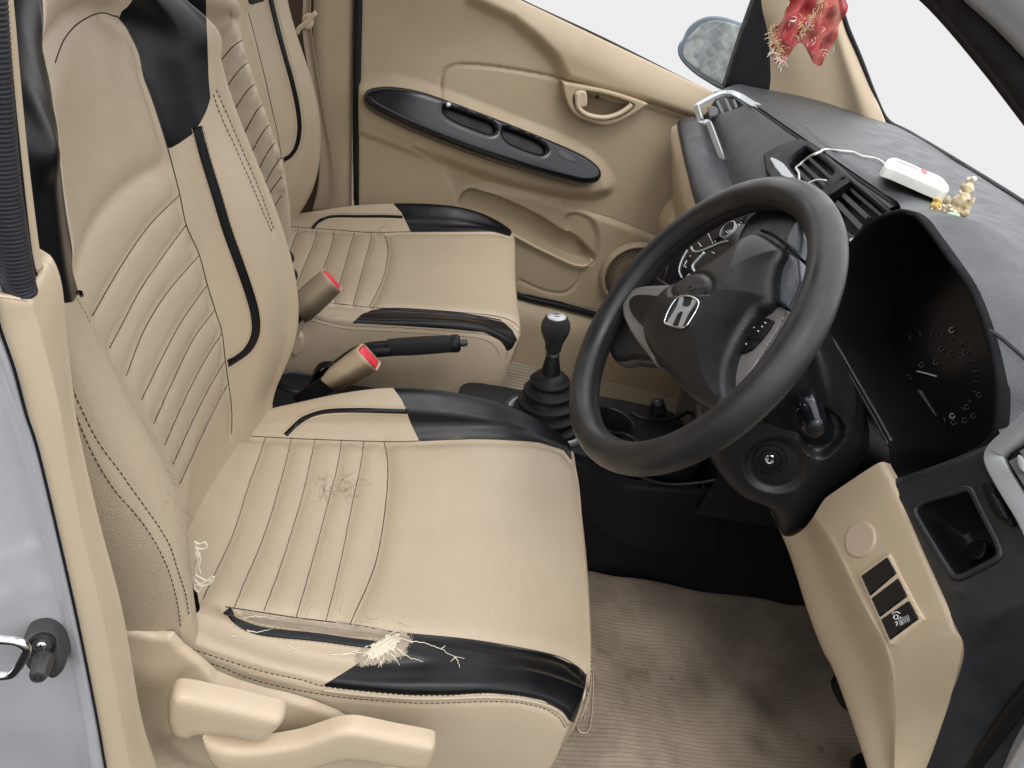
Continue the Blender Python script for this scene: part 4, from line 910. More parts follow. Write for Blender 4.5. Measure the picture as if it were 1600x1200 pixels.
# ---- buckles ----
def buckle(name, top4, base2, label, y, tick):
    """tan sleeve from a traced mouth (four corners) and base"""
    t = empty(name, P(*base2[0], y=y), label, 'buckle', 'seat belt buckles')
    T4 = [P(*q, y=yy) for q, yy in zip(top4, (y-.004, y-.004, y+tick, y+tick))]   # left-near, right-near, right-far, left-far
    B4 = [P(*base2[0], y=y-.002), P(*base2[1], y=y-.002)]; dv = (T4[3]-T4[0]+T4[2]-T4[1])/2
    B4 = [B4[0], B4[1], B4[1]+dv*.8, B4[0]+dv*.8]
    def ring(Q, s=1.0, o=0):
        c = sum(Q)/4; Q = [c+(q-c)*s for q in Q]; out = []
        for i in range(4):
            a_, b_ = Q[i], Q[(i+1) % 4]; p_ = Q[i-1]; k_ = .16
            out += [a_+(p_-a_)*k_*(1 if np.linalg.norm(p_-a_) < .03 else .25), a_+((p_-a_)*.1+(b_-a_)*.04), a_+(b_-a_)*k_*(1 if np.linalg.norm(b_-a_) < .03 else .25)]
        return out
    axv = (sum(T4)-sum(B4)); axv /= np.linalg.norm(axv)
    R = [ring(B4, .86)]+[ring([b_*(1-s)+a_*s for a_, b_ in zip(T4, B4)], 1+.05*math.sin(s*math.pi)) for s in (.15, .4, .7, .93)]+[ring(T4, 1), [p+axv*.0015 for p in ring(T4, .95)], [p-axv*.001 for p in ring(T4, .86)], [p-axv*.004 for p in ring(T4, .84)]]
    n = len(R[0]); V = [v for r in R for v in r]
    sl = mk('sleeve', V, quad_grid(len(R), n, False, True), PTAN, t)
    Rb = [[p-axv*.006 for p in ring(T4, .84)], [p+axv*.0005 for p in ring(T4, .80)], [p+axv*.002 for p in ring(T4, .70)], [p+axv*.0024 for p in ring(T4, .3)]]
    V = [v for r in Rb for v in r]; F = [tuple(q) for q in quad_grid(4, n, False, True)]+[tuple(3*n+k for k in range(n))]
    mk('release_button', V, F, RED, t)
    st = [(sum(B4)/4+axv*.01), (sum(B4)/4-axv*.07)]
    sweep('stalk', lin(st, .02), [(-.016, -.004), (.016, -.004), (.016, .004), (-.016, .004)], np.cross(axv, A([1, 0, .3])), PBLK, t, smooth=False)
    return t
buckle('belt_buckle', [(556, 547), (588, 582), (596, 568), (566, 535)], [(498, 592), (524, 614)], 'tan belt buckle with red release button beside the driver cushion', -.055, .022)
buckle('belt_buckle', [(501, 424), (532, 457), (535, 450), (506, 419)], [(450, 470), (478, 508)], 'tan belt buckle with red button standing against the passenger cushion', .085, .016)
# crumpled dark stalk cover behind the driver backrest
tube('buckle_boot', cr(A(PY([(430, 372), (438, 385), (446, 392), (450, 405), (446, 415), (455, 428), (455, 442), (458, 455)], .10)), 5), .012, RUB, bpy.data.objects['belt_buckle.001'], rfun=lambda t: .010+.004*math.sin(t*19), flat=.8)
# pale seat bracket peeping between backrest and tunnel
tag(plate('recliner_cover', [(388, 655), (398, 628), (407, 618), (412, 630), (425, 640), (400, 645)], Yf(-.085), PTAN2, seat, h=.002, bev=.003, depth=.01, res=.002))
plate('rail_cover', [(463, 525), (470, 522), (474, 530), (472, 545), (462, 556), (455, 552), (458, 535)], Yf(.10), PTAN2, pseat, h=.003, bev=.004, depth=.01, res=.002)
plate('rail_end', [(745, 606), (760, 600), (785, 592), (783, 602), (760, 607)], Yf(.14), SILV, pseat, h=.002, bev=.001, depth=.01, res=.002)
# ================================================================== DASHBOARD
dash = empty('dashboard', (.8, 0, .5), 'dark grey dashboard with silver edged vents and tan lower panels', 'dashboard')
def loc(Sf, u, v, xa=None):
    p, n = Sf.cast(u, v); return frame(p, n, xa=xa)
base = [(1.13, .665, .925), tuple(P(1386, 189, z=.93)), (1.11, .35, .93), tuple(P(1500, 256, z=.925)), (1.06, .10, .925), tuple(P(1600, 319, z=.92)), tuple(P(1720, 400, z=.91)), tuple(P(1900, 540, z=.90))]
def bx(y):
    q = sorted([(b[1], b[0], b[2]) for b in base]); Y_ = [a[0] for a in q]; return A([np.interp(y, Y_, [a[1] for a in q]), y, np.interp(y, Y_, [a[2] for a in q])])
cols = []
for y in (.665, .58, .45, .3, .15, 0, -.09): cols.append([A([.72 if y < .6 else .705, y, .888 if y < .6 else .872]), A([.74, y, .897]), A([.78, y, .903]), A([.86, y, .913]), A([.96, y, .924]), bx(y)])
cols.append([A([.70, -.145, .893]), A([.73, -.145, .902]), A([.78, -.145, .907]), A([.86, -.145, .915]), A([.95, -.145, .922]), bx(-.145)])
for (u, v) in ((1412, 331), (1440, 344), (1480, 398), (1522, 460), (1547, 530), (1560, 600), (1556, 660)):
    r = P(u, v, x=.62); y, z = r[1], r[2]; tz = z
    t = min(1, max(0, (.91-z)/.12))
    e = bx(y); e = e+A([-.05*t, 0, -.03*t])
    cols.append([r, r+A([.02, -.003, .004]), r+A([.07, -.012*t, .010*(1-t)+.006]), r+A([.15, -.035*t, .014]), (r+A([.15, -.035*t, .014]))*.5+e*.5+A([0, 0, .004]), e])
cols.append([A([.62, -.66, .765]), A([.64, -.665, .77]), A([.70, -.69, .785]), A([.78, -.71, .80]), A([.85, -.72, .81]), A([.92, -.72, .82])])
DT = Surf(patch(A(cols), 6, 6), flip=False)
DT.groove([DT.curve([(1165, 141), (1210, 166), (1245, 192), (1277, 219), (1300, 236)])[0]], .0025, .004)
DT.groove([DT.curve([(1292, 232), (1340, 270), (1380, 300), (1417, 330)])[0]], .0012, .0015)
DT.groove([DT.curve([(1340, 180), (1360, 178), (1380, 190), (1430, 215)])[0]], .0015, .003)
DT.done()
PTOP = mat('dash_top_grain', (.058, .063, .068), .38, grain=.6, gscale=600, kind='voronoi', var=.06, vscale=5, dirt=((.12, .12, .12), .25), dscale=3)
top = mk('top_pad', DT.V, DT.T, PTOP, dash)
for i, (u, v) in enumerate([(1246, 181), (1251, 181), (1257, 184), (1249, 186), (1254, 189), (1259, 190)]):
    p, n = DT.cast(u, v); p2, _ = DT.cast(u+4, v+1.5)
    tube('airbag_mark', [p+n*.0006, p2+n*.0006], .0007, mat('embossed_grey', (.25, .27, .28), .5), top, seg=6)
c = DT.curve([(1538, 513), (1556, 522), (1580, 541), (1608, 566), (1640, 595)])
tube('pad_joint', c[0]+c[1]*-.001, .0035, RUB, top, flat=.8)
# demister grille along the glass
# passenger fascia between the crease and the silver line
tops = [A([.712, .625, .868])]+[A([.722, y, .884]) for y in (.56, .45, .35, .25, .15, .05, -.05, -.12)]
bots = [P(1103, 188, x=.70), P(1110, 196, x=.698), P(1124, 232, x=.69), P(1136, 262, x=.685), P(1142, 284, x=.68), P(1165, 320, x=.675), P(1200, 345, x=.672), P(1240, 370, x=.67), P(1275, 392, x=.67)]
mid1 = [t*.7+b*.3+A([-.006, 0, .006]) for t, b in zip(tops, bots)]; mid2 = [t*.3+b*.7+A([-.012, 0, .004]) for t, b in zip(tops, bots)]
FS = Surf(patch(A([[t+A([.03, 0, .002]) for t in tops], tops, mid1, mid2, bots]), 7, 7))
_, rest = panelcut(FS.V, FS.T, [(1205, 252), (1225, 236), (1256, 227), (1300, 256), (1392, 336), (1350, 376), (1320, 392), (1290, 386), (1240, 326)], faceN=-5)
VO = [(1098, 168), (1112, 159), (1128, 152), (1143, 150), (1153, 157), (1163, 165), (1150, 170), (1125, 178), (1108, 187), (1100, 179)]
_, rest = panelcut(*rest, VO, faceN=-5)
fas = mk('fascia', *rest, PTOP, dash)
def onto(L, lift):
    D_ = []
    for u, v in L:
        d = ray(u, v); h = FS.cast(u, v)[0]
        if h is None: h = DT.cast(u, v)[0]
        D_.append(np.nan if h is None or (h-CAM)@FW > 2.3 else ((h-CAM)@FW))
    D_ = A(D_); k = ~np.isnan(D_); D_ = np.interp(np.arange(len(D_)), np.arange(len(D_))[k], D_[k])
    for _ in range(2): D_[1:-1] = .25*D_[:-2]+.5*D_[1:-1]+.25*D_[2:]
    return A([CAM+ray(u, v)*(t-lift) for (u, v), t in zip(L, D_)])
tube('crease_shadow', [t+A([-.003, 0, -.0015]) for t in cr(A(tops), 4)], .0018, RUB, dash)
nose = [P(1060, 189, y=.64), P(1063, 205, x=.625), P(1070, 235, x=.62), P(1078, 265, x=.62), P(1088, 300, x=.62), P(1105, 335, x=.62), P(1140, 370, x=.62), P(1180, 400, x=.62), P(1200, 430, x=.62)]
mkpatch('glove_box_top', [bots, [b*.5+n_*.5+A([-.006, 0, .008]) for b, n_ in zip(bots, nose)], nose, [n_+A([.004, 0, -.02]) for n_ in nose]], 5, 6, PDARK, dash)
t1 = [P(1050, 204, y=.645), P(1048, 222, x=.628), P(1052, 250, x=.63), P(1058, 285, x=.635), P(1066, 325, x=.64), P(1082, 360, x=.64), P(1110, 390, x=.64)]
t0 = [n_+A([.002, .0, -.004]) for n_ in nose[:7]]; t2 = [p+A([.05, 0, -.10]) for p in t1]; t3 = [p+A([.12, 0, -.24]) for p in t1]
mkpatch('glove_box', [t0, [a_*.4+b_*.6+A([-.005, 0, .0]) for a_, b_ in zip(t0, t1)], t1, t2, t3], 5, 6, PTAN, dash)
sil = onto([(1187, 167), (1174, 161), (1160, 152), (1150, 147), (1142, 144), (1128, 144), (1118, 148), (1104, 155), (1090, 163), (1088, 168), (1091, 178), (1094, 188), (1099, 190), (1105, 190), (1108, 195), (1113, 208), (1122, 232), (1131, 256), (1138, 276), (1138, 282), (1134, 290), (1124, 300), (1112, 310)], .007)
sweep('silver_trim', cr(A(sil), 2), [(-.0065, 0), (-.0055, .0018), (.0055, .0018), (.0065, 0), (.006, -.008), (-.006, -.008)], A([-.9, -.1, .42])/1.0, SILV, dash, smooth=False)
fvv = frame(onto([(1120, 166), (1128, 168), (1136, 166)], 0)[1], (-.88, -.1, .45), xa=(0, 1, 0))
SLV = mat('vane_grey', (.10, .11, .115), .35)
vb = plate('air_vent', [(1085, 166), (1100, 150), (1128, 140), (1150, 140), (1165, 152), (1185, 170), (1160, 185), (1125, 195), (1105, 200), (1090, 190)], frame(fvv[0]-fvv[3]*.022, fvv[3], xa=(0, 1, 0)), PBLK, dash, h=0, bev=.002, depth=.02, res=.002)
for a_, b_ in (((1106, 168), (1112, 186)), ((1121, 158), (1131, 178)), ((1134, 154), (1143, 174)), ((1147, 156), (1152, 169))):
    p, q = [PP(*x, fvv[0]-fvv[3]*.002, fvv[3]) for x in (a_, b_)]; sweep('vane', [p, (p+q)/2, q], [(-.003, -.006), (.003, -.006), (.003, .002), (-.003, .002)], fvv[3], SLV, vb, smooth=False)
plate('vane_tab', [(1107, 170), (1115, 166), (1122, 172), (1120, 180), (1110, 184)], frame(fvv[0]+fvv[3]*.001, fvv[3], xa=(0, 1, 0)), SLV, vb, h=.003, bev=.003, depth=.006, res=.001)
# centre vents
fv = frame((.706, .06, .845), (-.90, 0, .44), xa=(0, 1, 0))
H1 = [(1196, 248), (1205, 240), (1225, 230), (1243, 224), (1257, 221), (1268, 226), (1300, 250), (1350, 293), (1398, 333), (1394, 345), (1360, 378), (1320, 396), (1290, 390), (1240, 330), (1200, 275)]
cv_ = plate('centre_vent', H1, fv, PBLK, dash, h=.012, bev=.006, depth=.02, res=.0025, closed_spline=False, holes=[[(1238, 262), (1258, 240), (1268, 240), (1305, 272), (1298, 286), (1284, 306), (1262, 290)], [(1318, 292), (1328, 290), (1384, 336), (1384, 345), (1352, 372), (1330, 366), (1300, 325)]])
mk('vent_floor', [PP(*x, fv[0]-fv[3]*.022, fv[3]) for x in ((1215, 235), (1275, 215), (1420, 335), (1330, 410), (1220, 330))], [(0, 1, 2, 3, 4)], mat('vent_cavity', (.008, .009, .012), .6), cv_, smooth=False, solid=.003)
def slat(a_, b_, w_, m, h=.0): 
    p, q = [PP(*x, fv[0]+fv[3]*h, fv[3]) for x in (a_, b_)]; sweep('slat', [p, p*.5+q*.5, q], [(-w_/2, -.010), (w_/2, -.010), (w_/2, 0), (-w_/2*.6, .003)], fv[3], m, cv_, smooth=False)
SL = mat('vent_slat_grey', (.13, .14, .145), .35)
slat((1264, 246), (1302, 281), .006, SL); slat((1252, 254), (1292, 292), .007, SL); slat((1243, 262), (1284, 302), .008, SL)
slat((1330, 296), (1384, 342), .005, SL); slat((1318, 304), (1370, 352), .008, SL); slat((1308, 316), (1356, 366), .009, SL)
sweep('divider', [PP(1296, 300, fv[0]+fv[3]*.014, fv[3]), PP(1314, 288, fv[0]+fv[3]*.014, fv[3]), PP(1326, 280, fv[0]+fv[3]*.014, fv[3])], [(-.008, -.014), (.008, -.014), (.008, 0), (-.008, 0)], fv[3], PBLK, cv_, smooth=False)
plate('silver_end', [(1203, 249), (1206, 246), (1214, 249), (1224, 255), (1242, 277), (1236, 282), (1222, 276), (1212, 264)], frame(fv[0]+fv[3]*.013, fv[3], xa=(0, 1, 0)), SILV, cv_, h=.002, bev=.002, depth=.008, res=.0015, closed_spline=False)
plate('silver_end', [(1326, 374), (1345, 368), (1362, 366), (1356, 374), (1345, 381), (1330, 384)], frame(fv[0]+fv[3]*.013, fv[3], xa=(0, 1, 0)), SILV, cv_, h=.002, bev=.002, depth=.008, res=.0015, closed_spline=False)
# centre stack with heater controls
fc = frame((.640, .13, .70), (-.93, 0, .36), xa=(0, 1, 0))
stk = plate('heater_panel', [(1030, 470), (1048, 420), (1062, 392), (1090, 372), (1120, 350), (1165, 325), (1230, 332), (1300, 380), (1290, 470), (1200, 540), (1060, 540)], fc, GLOSS, dash, h=.012, bev=.006, depth=.06, res=.004, closed_spline=False)
fcb = frame(fc[0]+fc[3]*.0135, fc[3], xa=(0, 1, 0))
LIT = mat('printed_white', (.75, .75, .74), .4)
def line_on(fr, L, r, m, par, name='trim_line', sp=4): return tube(name, cr(A([PP(u, v, fr[0], fr[3]) for u, v in L]), sp), r, m, par, seg=8)
line_on(fcb, [(1065, 434), (1061, 422), (1066, 405), (1074, 391)], .0018, SILV, stk)
line_on(fcb, [(1080, 386), (1083, 392), (1092, 393), (1110, 386), (1127, 379), (1141, 376)], .0022, SILV, stk)
line_on(fcb, [(1101, 394), (1090, 406), (1082, 416), (1086, 426)], .0028, SILV, stk)
line_on(fcb, [(1112, 394), (1116, 396)], .0014, SILV, stk, sp=2); line_on(fcb, [(1110, 412), (1115, 410)], .0014, SILV, stk, sp=2)
for a_, b_ in (((1068, 417), (1073, 407)), ((1077, 401), (1079, 399)), ((1071, 416), (1072, 418)), ((1091, 379), (1096, 385)), ((1105, 362), (1114, 380)), ((1108, 358), (1118, 378)), ((1122, 352), (1128, 366)), ((1126, 353), (1128, 356)), ((1148, 345), (1156, 352)), ((1152, 342), (1158, 348)), ((1141, 350), (1150, 356)), ((1072, 432), (1078, 428))):
    line_on(fcb, [a_, b_], .0008, LIT, stk, 'printed_mark', sp=1)
kb = PP(1141, 362, fcb[0], fcb[3]); kn_ = lathe('temperature_knob', [(.018, -.002), (.018, .006), (.0165, .009), (.0150, .0085), (0, .008)], kb, fc[3], GLOSS, stk, seg=36)
lathe('knob_ring', [(.0180, -.002), (.0185, .0085), (.0172, .0092), (.0168, .0085)], kb, fc[3], SILV, kn_, seg=36)
for dx in (-3, 0, 3): line_on(frame(fcb[0]+fc[3]*.009, fcb[3], xa=(0, 1, 0)), [(1137+dx, 360-dx*.4), (1142+dx, 364-dx*.4)], .0006, LIT, kn_, 'printed_mark', sp=1)
bt = plate('button_block', [(1110, 360), (1150, 338), (1166, 330), (1160, 345), (1150, 352), (1125, 372), (1114, 378)], fcb, PBLK, stk, h=.003, bev=.001, depth=.006, res=.002, closed_spline=False)
plate('display', [(1246, 340), (1258, 342), (1273, 362), (1262, 375), (1250, 376), (1240, 350)], frame((.640, .13, .72)+A([-.006, 0, 0]), (-.93, 0, .36), xa=(0, 1, 0)), mat('display_grey_green', (.30, .31, .26), .3), dash, h=.006, bev=.002, depth=.01, res=.002, closed_spline=False)
hz = PP(1270, 399, (.635, .0, .75), (-.93, 0, .36)); hzb = lathe('hazard_button', [(0, .012), (.010, .012), (.0135, .010), (.015, .004), (.018, 0), (.019, -.01)], hz, (-.93, 0, .36), GLOSS, dash, seg=32, squash=.8)
hf_ = frame(hz+A([-.93, 0, .36])*.0125, (-.93, 0, .36), xa=(0, 1, 0)); tri = cr(A([(-.006, -.004), (.006, -.004), (0, .006), (-.006, -.004)]), 1)
tube('hazard_triangle', f3(hf_, tri, .0006), .0009, mat('hazard_orange', (.75, .25, .15), .4), hzb, seg=6)
mkpatch('centre_stack', [[A([.67, y, .62]), A([.655, y, .54]), A([.66, y, .44]), A([.68, y, .34]), A([.70, y, .27])] for y in (.14, .125, .08, 0, -.08, -.125, -.14)], 4, 5, PBLK, dash)
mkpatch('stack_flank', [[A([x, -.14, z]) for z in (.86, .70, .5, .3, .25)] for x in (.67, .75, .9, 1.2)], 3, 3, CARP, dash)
mkpatch('knee_panel', [[A([x+.02, y, z]) for x, z in ((.70, .64), (.67, .56), (.70, .49), (.80, .44), (1.1, .42))] for y in (.66, .4, .15)], 3, 4, PTAN, dash)
# instrument binnacle: traced rim, walls, dial face
rim = [(1394, 336), (1415, 333), (1440, 347), (1480, 401), (1520, 461), (1545, 531), (1558, 600), (1556, 660), (1545, 690), (1510, 712), (1470, 730), (1425, 748), (1400, 754), (1388, 742), (1394, 712), (1390, 690), (1366, 645), (1340, 602), (1312, 556), (1292, 524), (1284, 490), (1300, 430), (1335, 378), (1368, 347)]
ft = frame((.62, -.4, .8), (-1, 0, 0), xa=(0, -1, 0))
R0 = cr(f2(ft, rim), 5, True); cR = R0.mean(0)
def ringz(s, dx, sh=(0, 0)): Q = cR+(R0-cR)*s+A(sh); return f3(ft, Q, -dx)
rings = [ringz(1.035, .012), ringz(1.03, .0), ringz(1.012, -.004), ringz(.985, -.002), ringz(.965, .008), ringz(.92, .035), ringz(.88, .08), ringz(.86, .10)]
V = np.concatenate(rings); nR = len(R0)
MB = mat('binnacle_black', (.004, .004, .005), .75, grain=.5, gscale=500, var=.2, spec=.15)
bin_ = mk('instrument_hood', V, quad_grid(len(rings), nR, False, True), MB, dash)
fcl = frame((.715, -.4, .8), (-1, 0, 0), xa=(0, -1, 0))
face = mk('dial_face', ringz(.87, .096), [tuple(range(nR))], mat('dial_black', (.006, .006, .007), .22, rvar=.03), bin_, smooth=False)
GM = mat('dim_print', (.10, .10, .095), .5); GM2 = mat('dim_print_bright', (.30, .30, .28), .5); NG = mat('needle_grey', (.55, .54, .5), .4)
fq = frame((.714, -.4, .8), (-1, 0, 0), xa=(0, -1, 0))
line_on(fq, [(1432, 580), (1445, 583), (1463, 588)], .0011, NG, face, 'needle', sp=2)
plate('odometer_display', [(1418, 615), (1438, 609), (1463, 650), (1446, 664), (1424, 632)], fq, mat('lcd_brown', (.09, .085, .07), .4), face, h=.001, bev=.0005, depth=.002, res=.002, closed_spline=False)
rnd = random.Random(3)
for (u, v, k_) in [(1487, 516, 1), (1485, 553, 0), (1462, 566, 0), (1440, 570, 0), (1507, 551, 0), (1530, 617, 0), (1511, 636, 0), (1488, 650, 1), (1490, 660, 0), (1521, 650, 0), (1507, 657, 0), (1420, 590, 0), (1470, 545, 0)]:
    q = [(u+4*math.cos(t), v+4*math.sin(t)) for t in np.linspace(0, 5.2, 6)]
    line_on(fq, q, .0006+.0005*k_, GM2 if k_ else GM, face, 'warning_mark', sp=1)
for t in np.linspace(.2, 4.6, 20):
    c0 = (1452, 590); a_ = (c0[0]+70*math.cos(t-2.2), c0[1]+66*math.sin(t-2.2)); b_ = (c0[0]+77*math.cos(t-2.2), c0[1]+73*math.sin(t-2.2)); line_on(fq, [a_, b_], .0005, GM, face, 'scale_tick', sp=1)
for L in ([(1290, 520), (1302, 532), (1322, 565), (1342, 600), (1370, 648), (1393, 690)], [(1290, 527), (1298, 534), (1317, 566), (1337, 602), (1364, 650), (1388, 694)]):
    tube('hood_lip', cr(A(PX(L, .60)), 5), .0022, PDARK, bin_, seg=8)
# driver side black end panel with cubby
rows = [[P(1388, 752, x=.605), P(1475, 722, x=.61), P(1545, 694, x=.615), P(1600, 668, x=.62), P(1720, 600, x=.63)],
 [P(1398, 770, x=.600), P(1490, 735, x=.603), P(1560, 705, x=.61), P(1620, 680, x=.615), P(1750, 620, x=.63)],
 [P(1442, 868, x=.603), P(1520, 835, x=.603), P(1600, 800, x=.61), P(1660, 770, x=.62), P(1790, 710, x=.635)],
 [P(1490, 972, x=.615), P(1565, 930, x=.61), P(1650, 890, x=.62), P(1710, 860, x=.63), P(1840, 800, x=.645)],
 [P(1506, 1010, x=.625), P(1575, 965, x=.615), P(1660, 930, x=.625), P(1720, 905, x=.635), P(1860, 850, x=.65)],
 [P(1500, 1050, x=.64), P(1575, 1010, x=.640), P(1650, 985, x=.65), P(1720, 970, x=.655), P(1860, 930, x=.67)],
 [P(1475, 1112, x=.665), P(1560, 1100, x=.67), P(1650, 1090, x=.68), P(1720, 1080, x=.69), P(1860, 1060, x=.70)],
 [P(1436, 1215, x=.69), P(1540, 1215, x=.70), P(1640, 1215, x=.71), P(1720, 1215, x=.72), P(1860, 1215, x=.73)],
 [P(1410, 1300, x=.70), P(1520, 1310, x=.71), P(1630, 1310, x=.72), P(1720, 1310, x=.73), P(1860, 1310, x=.74)]]
EP = Surf(patch(A(rows), 12, 12))
hole = [(1431, 803), (1434, 792), (1446, 783), (1460, 778), (1490, 770), (1508, 764), (1518, 767), (1530, 790), (1548, 825), (1560, 850), (1563, 864), (1556, 874), (1530, 888), (1505, 900), (1492, 900), (1482, 888), (1455, 845)]
EP.groove([EP.curve([(1412, 776), (1425, 800), (1450, 850), (1480, 910), (1500, 925)])[0]], -.004, .004)
EP.done()
hc = lin(cr(A(hole, float), 5, True), 3, True); hp_ = A([EP.cast(u, v)[0] for u, v in hc])
_, rest = panelcut(EP.V, EP.T, hole, spline=5)
endp = mk('end_panel', *rest, PDARK, dash)
cc = hp_.mean(0); V = np.concatenate([hp_+A([-.0015, 0, 0]), hp_+A([.004, 0, 0]), (hp_-cc)*.93+cc+A([.02, 0, -.004]), (hp_-cc)*.82+cc+A([.07, .0, -.02])]); n_ = len(hp_)
cub = mk('storage_cubby', V, [tuple(q) for q in quad_grid(4, n_, False, True)]+[tuple(3*n_+k for k in range(n_))], mat('cubby_black', (.008, .008, .009), .5), endp)
sweep('cubby_lip', hp_+A([-.001, 0, 0]), [(-.0045, -.002), (-.002, .0022), (.002, .0016), (.004, -.002)], A([-.95, -.1, .25]), PDARK, endp, closed=True)
plate('cubby_rib', [(1512, 865), (1516, 850), (1540, 845), (1545, 852), (1538, 872), (1520, 876)], frame(cc+A([.05, 0, -.012]), (-.9, 0, .4), xa=(0, 1, 0)), PBLK, cub, h=.003, bev=.002, depth=.01, res=.002)
lw = frame(P(1560, 792, x=.602), (-.95, -.1, .28), xa=(0, 1, 0))
plate('dial_recess', [(1536, 765), (1540, 755), (1548, 756), (1580, 810), (1582, 822), (1574, 818), (1552, 800)], frame(lw[0]+lw[3]*.003, lw[3], xa=(0, 1, 0)), PBLK, endp, h=.001, bev=.001, depth=.004, res=.0015)
p_, q_ = PP(1550, 772, lw[0]+lw[3]*.004, lw[3]), PP(1574, 812, lw[0]+lw[3]*.004, lw[3])
tw = tube('dimmer_wheel', lin([p_, q_], .0008), .0065, PBLK, endp, seg=14, rfun=lambda t: .0062*math.sin(max(.02, min(.98, t))*math.pi)**.4+.0005*math.sin(t*95))
# near vent with silver surround
nv = [P(1655, 620, x=.60), P(1612, 655, x=.60), P(1585, 680, x=.60), P(1563, 700, x=.60), P(1556, 713, x=.60), P(1560, 730, x=.60), P(1580, 765, x=.60), P(1605, 805, x=.60), P(1640, 862, x=.60), P(1690, 850, x=.60), P(1760, 790, x=.61), P(1740, 700, x=.61), P(1700, 640, x=.61)]
vent = sweep('near_vent_trim', cr(A(nv)+A([-.004, 0, 0]), 6, True), [(-.0112, -.012), (-.0110, .0005), (-.0102, .0018), (-.0095, .0022), (.0062, .0030), (.0072, .0026), (.0078, .0016), (.0100, -.010)], A([-.95, -.1, .3]), SILV, dash, closed=True)
plate('near_vent_core', [(1575, 712), (1605, 686), (1650, 650), (1700, 670), (1740, 760), (1680, 830), (1640, 835), (1610, 790), (1590, 755)], frame(P(1600, 740, x=.603), (-.95, -.1, .3), xa=(0, 1, 0)), PBLK, vent, h=0, bev=.003, depth=.02, res=.003)
nf = frame(P(1600, 740, x=.597), (-.95, -.1, .3), xa=(0, 1, 0))
for L in ([(1583, 718), (1600, 745), (1640, 810)], [(1600, 702), (1625, 740), (1665, 800)]):
    p3 = [PP(*x, nf[0], nf[3]) for x in L]; sweep('vane', p3, [(-.004, -.006), (.004, -.006), (.004, .001), (-.004, .001)], nf[3], SL, vent, smooth=False)
plate('vane_tab', [(1590, 715), (1596, 712), (1604, 728), (1600, 738), (1592, 730)], frame(nf[0]+nf[3]*.004, nf[3], xa=(0, 1, 0)), mat('tab_grey', (.35, .36, .36), .4), vent, h=.003, bev=.002, depth=.005, res=.001)
# tan lower panel
L1 = [P(1203, 797, x=.60), P(1232, 862, x=.60), P(1262, 955, x=.61), P(1285, 1015, x=.62), P(1302, 1047, x=.63), P(1325, 1110, x=.65), P(1356, 1202, x=.67), P(1385, 1290, x=.68)]
L1b = [p+A([.05, .01, -.005]) for p in L1]
L2 = [P(1262, 800, x=.585), P(1298, 852, x=.58), P(1330, 918, x=.585), P(1358, 972, x=.59), P(1378, 1010, x=.60), P(1391, 1060, x=.62), P(1396, 1130, x=.65), P(1396, 1230, x=.67)]
L2a = [a_*.45+b_*.55+A([.004, 0, 0]) for a_, b_ in zip(L1, L2)]; 
L3 = [P(1378, 722, x=.603), P(1402, 768, x=.599), P(1444, 868, x=.602), P(1478, 945, x=.610), P(1492, 982, x=.618), P(1507, 1012, x=.628), P(1478, 1112, x=.665), P(1440, 1215, x=.69)]
L2b = [a_*.88+b_*.12+A([-.002, 0, .001]) for a_, b_ in zip(L2, L3)]; L2m = [a_*.55+b_*.45+A([-.003, 0, .002]) for a_, b_ in zip(L2, L3)]; L3a = [a_*.12+b_*.88+A([-.003, 0, .001]) for a_, b_ in zip(L2, L3)]
L3b = [p+A([.012, .0, .0]) for p in L3]
TP = Surf(patch(A([L1b, L1, L2a, L2, L2b, L2m, L3a, L3, L3b]), 9, 12))
notch = [(1150, 740), (1200, 792), (1212, 822), (1222, 836), (1236, 838), (1252, 830), (1268, 812), (1290, 778), (1318, 755), (1345, 738), (1378, 724), (1400, 690), (1300, 650)]
cpx = (1344, 843); ring_ = [(cpx[0]+28*math.cos(t)*.93-4*math.sin(t), cpx[1]+30*math.sin(t)) for t in np.linspace(0, 2*math.pi, 25)]
TP.groove([TP.curve(ring_, step=2, spline=2)[0]], .0012, .0012, -.0008, .006)
TP.done()
_, rest = panelcut(TP.V, TP.T, notch, spline=4)
tp = mk('lower_panel', *rest, PTAN, dash)
rc = A([TP.cast(u, v)[0] for u, v in lin(A([(cpx[0]+25*math.cos(t)*.95-3*math.sin(t), cpx[1]+28*math.sin(t)) for t in np.linspace(0, 2*math.pi, 40)]), 3)])
lf = loc(TP, *cpx, xa=(0, 1, 0)); lf = frame(lf[0]+lf[3]*.0012, lf[3], xa=(0, 1, 0))
plate('blanking_disc', [tuple(x) for x in [(cpx[0]+25*math.cos(t)*.95-3*math.sin(t), cpx[1]+28*math.sin(t)) for t in np.linspace(0, 2*math.pi, 24)[:-1]]], lf, mat('disc_beige', (.50, .39, .29), .6, grain=.3, gscale=700, var=.03), tp, h=.0012, bev=.001, depth=.004, res=.0015)
sws = [[(1345, 900), (1388, 869), (1403, 896), (1360, 933)], [(1361, 935), (1405, 902), (1420, 932), (1375, 966)], [(1376, 968), (1422, 937), (1438, 967), (1391, 1002)]]
fsw = loc(TP, 1390, 936, xa=(0, 1, 0)); fsw = frame(fsw[0]+fsw[3]*.0015, fsw[3], xa=(0, 1, 0))
plate('switch_surround', [(1341, 899), (1389, 864), (1443, 968), (1390, 1008)], fsw, PTAN2, tp, h=.0006, bev=.001, depth=.01, res=.002, closed_spline=False)
for i, s_ in enumerate(sws):
    c_ = A(s_).mean(0); s2 = [tuple(c_+(A(x)-c_)*.96) for x in s_]
    nm = ['blank_switch', 'blank_switch', 'headlamp_switch'][i]
    sw_ = plate(nm, s2, fsw, GLOSS, tp, h=.002, bev=.0012, depth=.008, res=.0015, closed_spline=False)
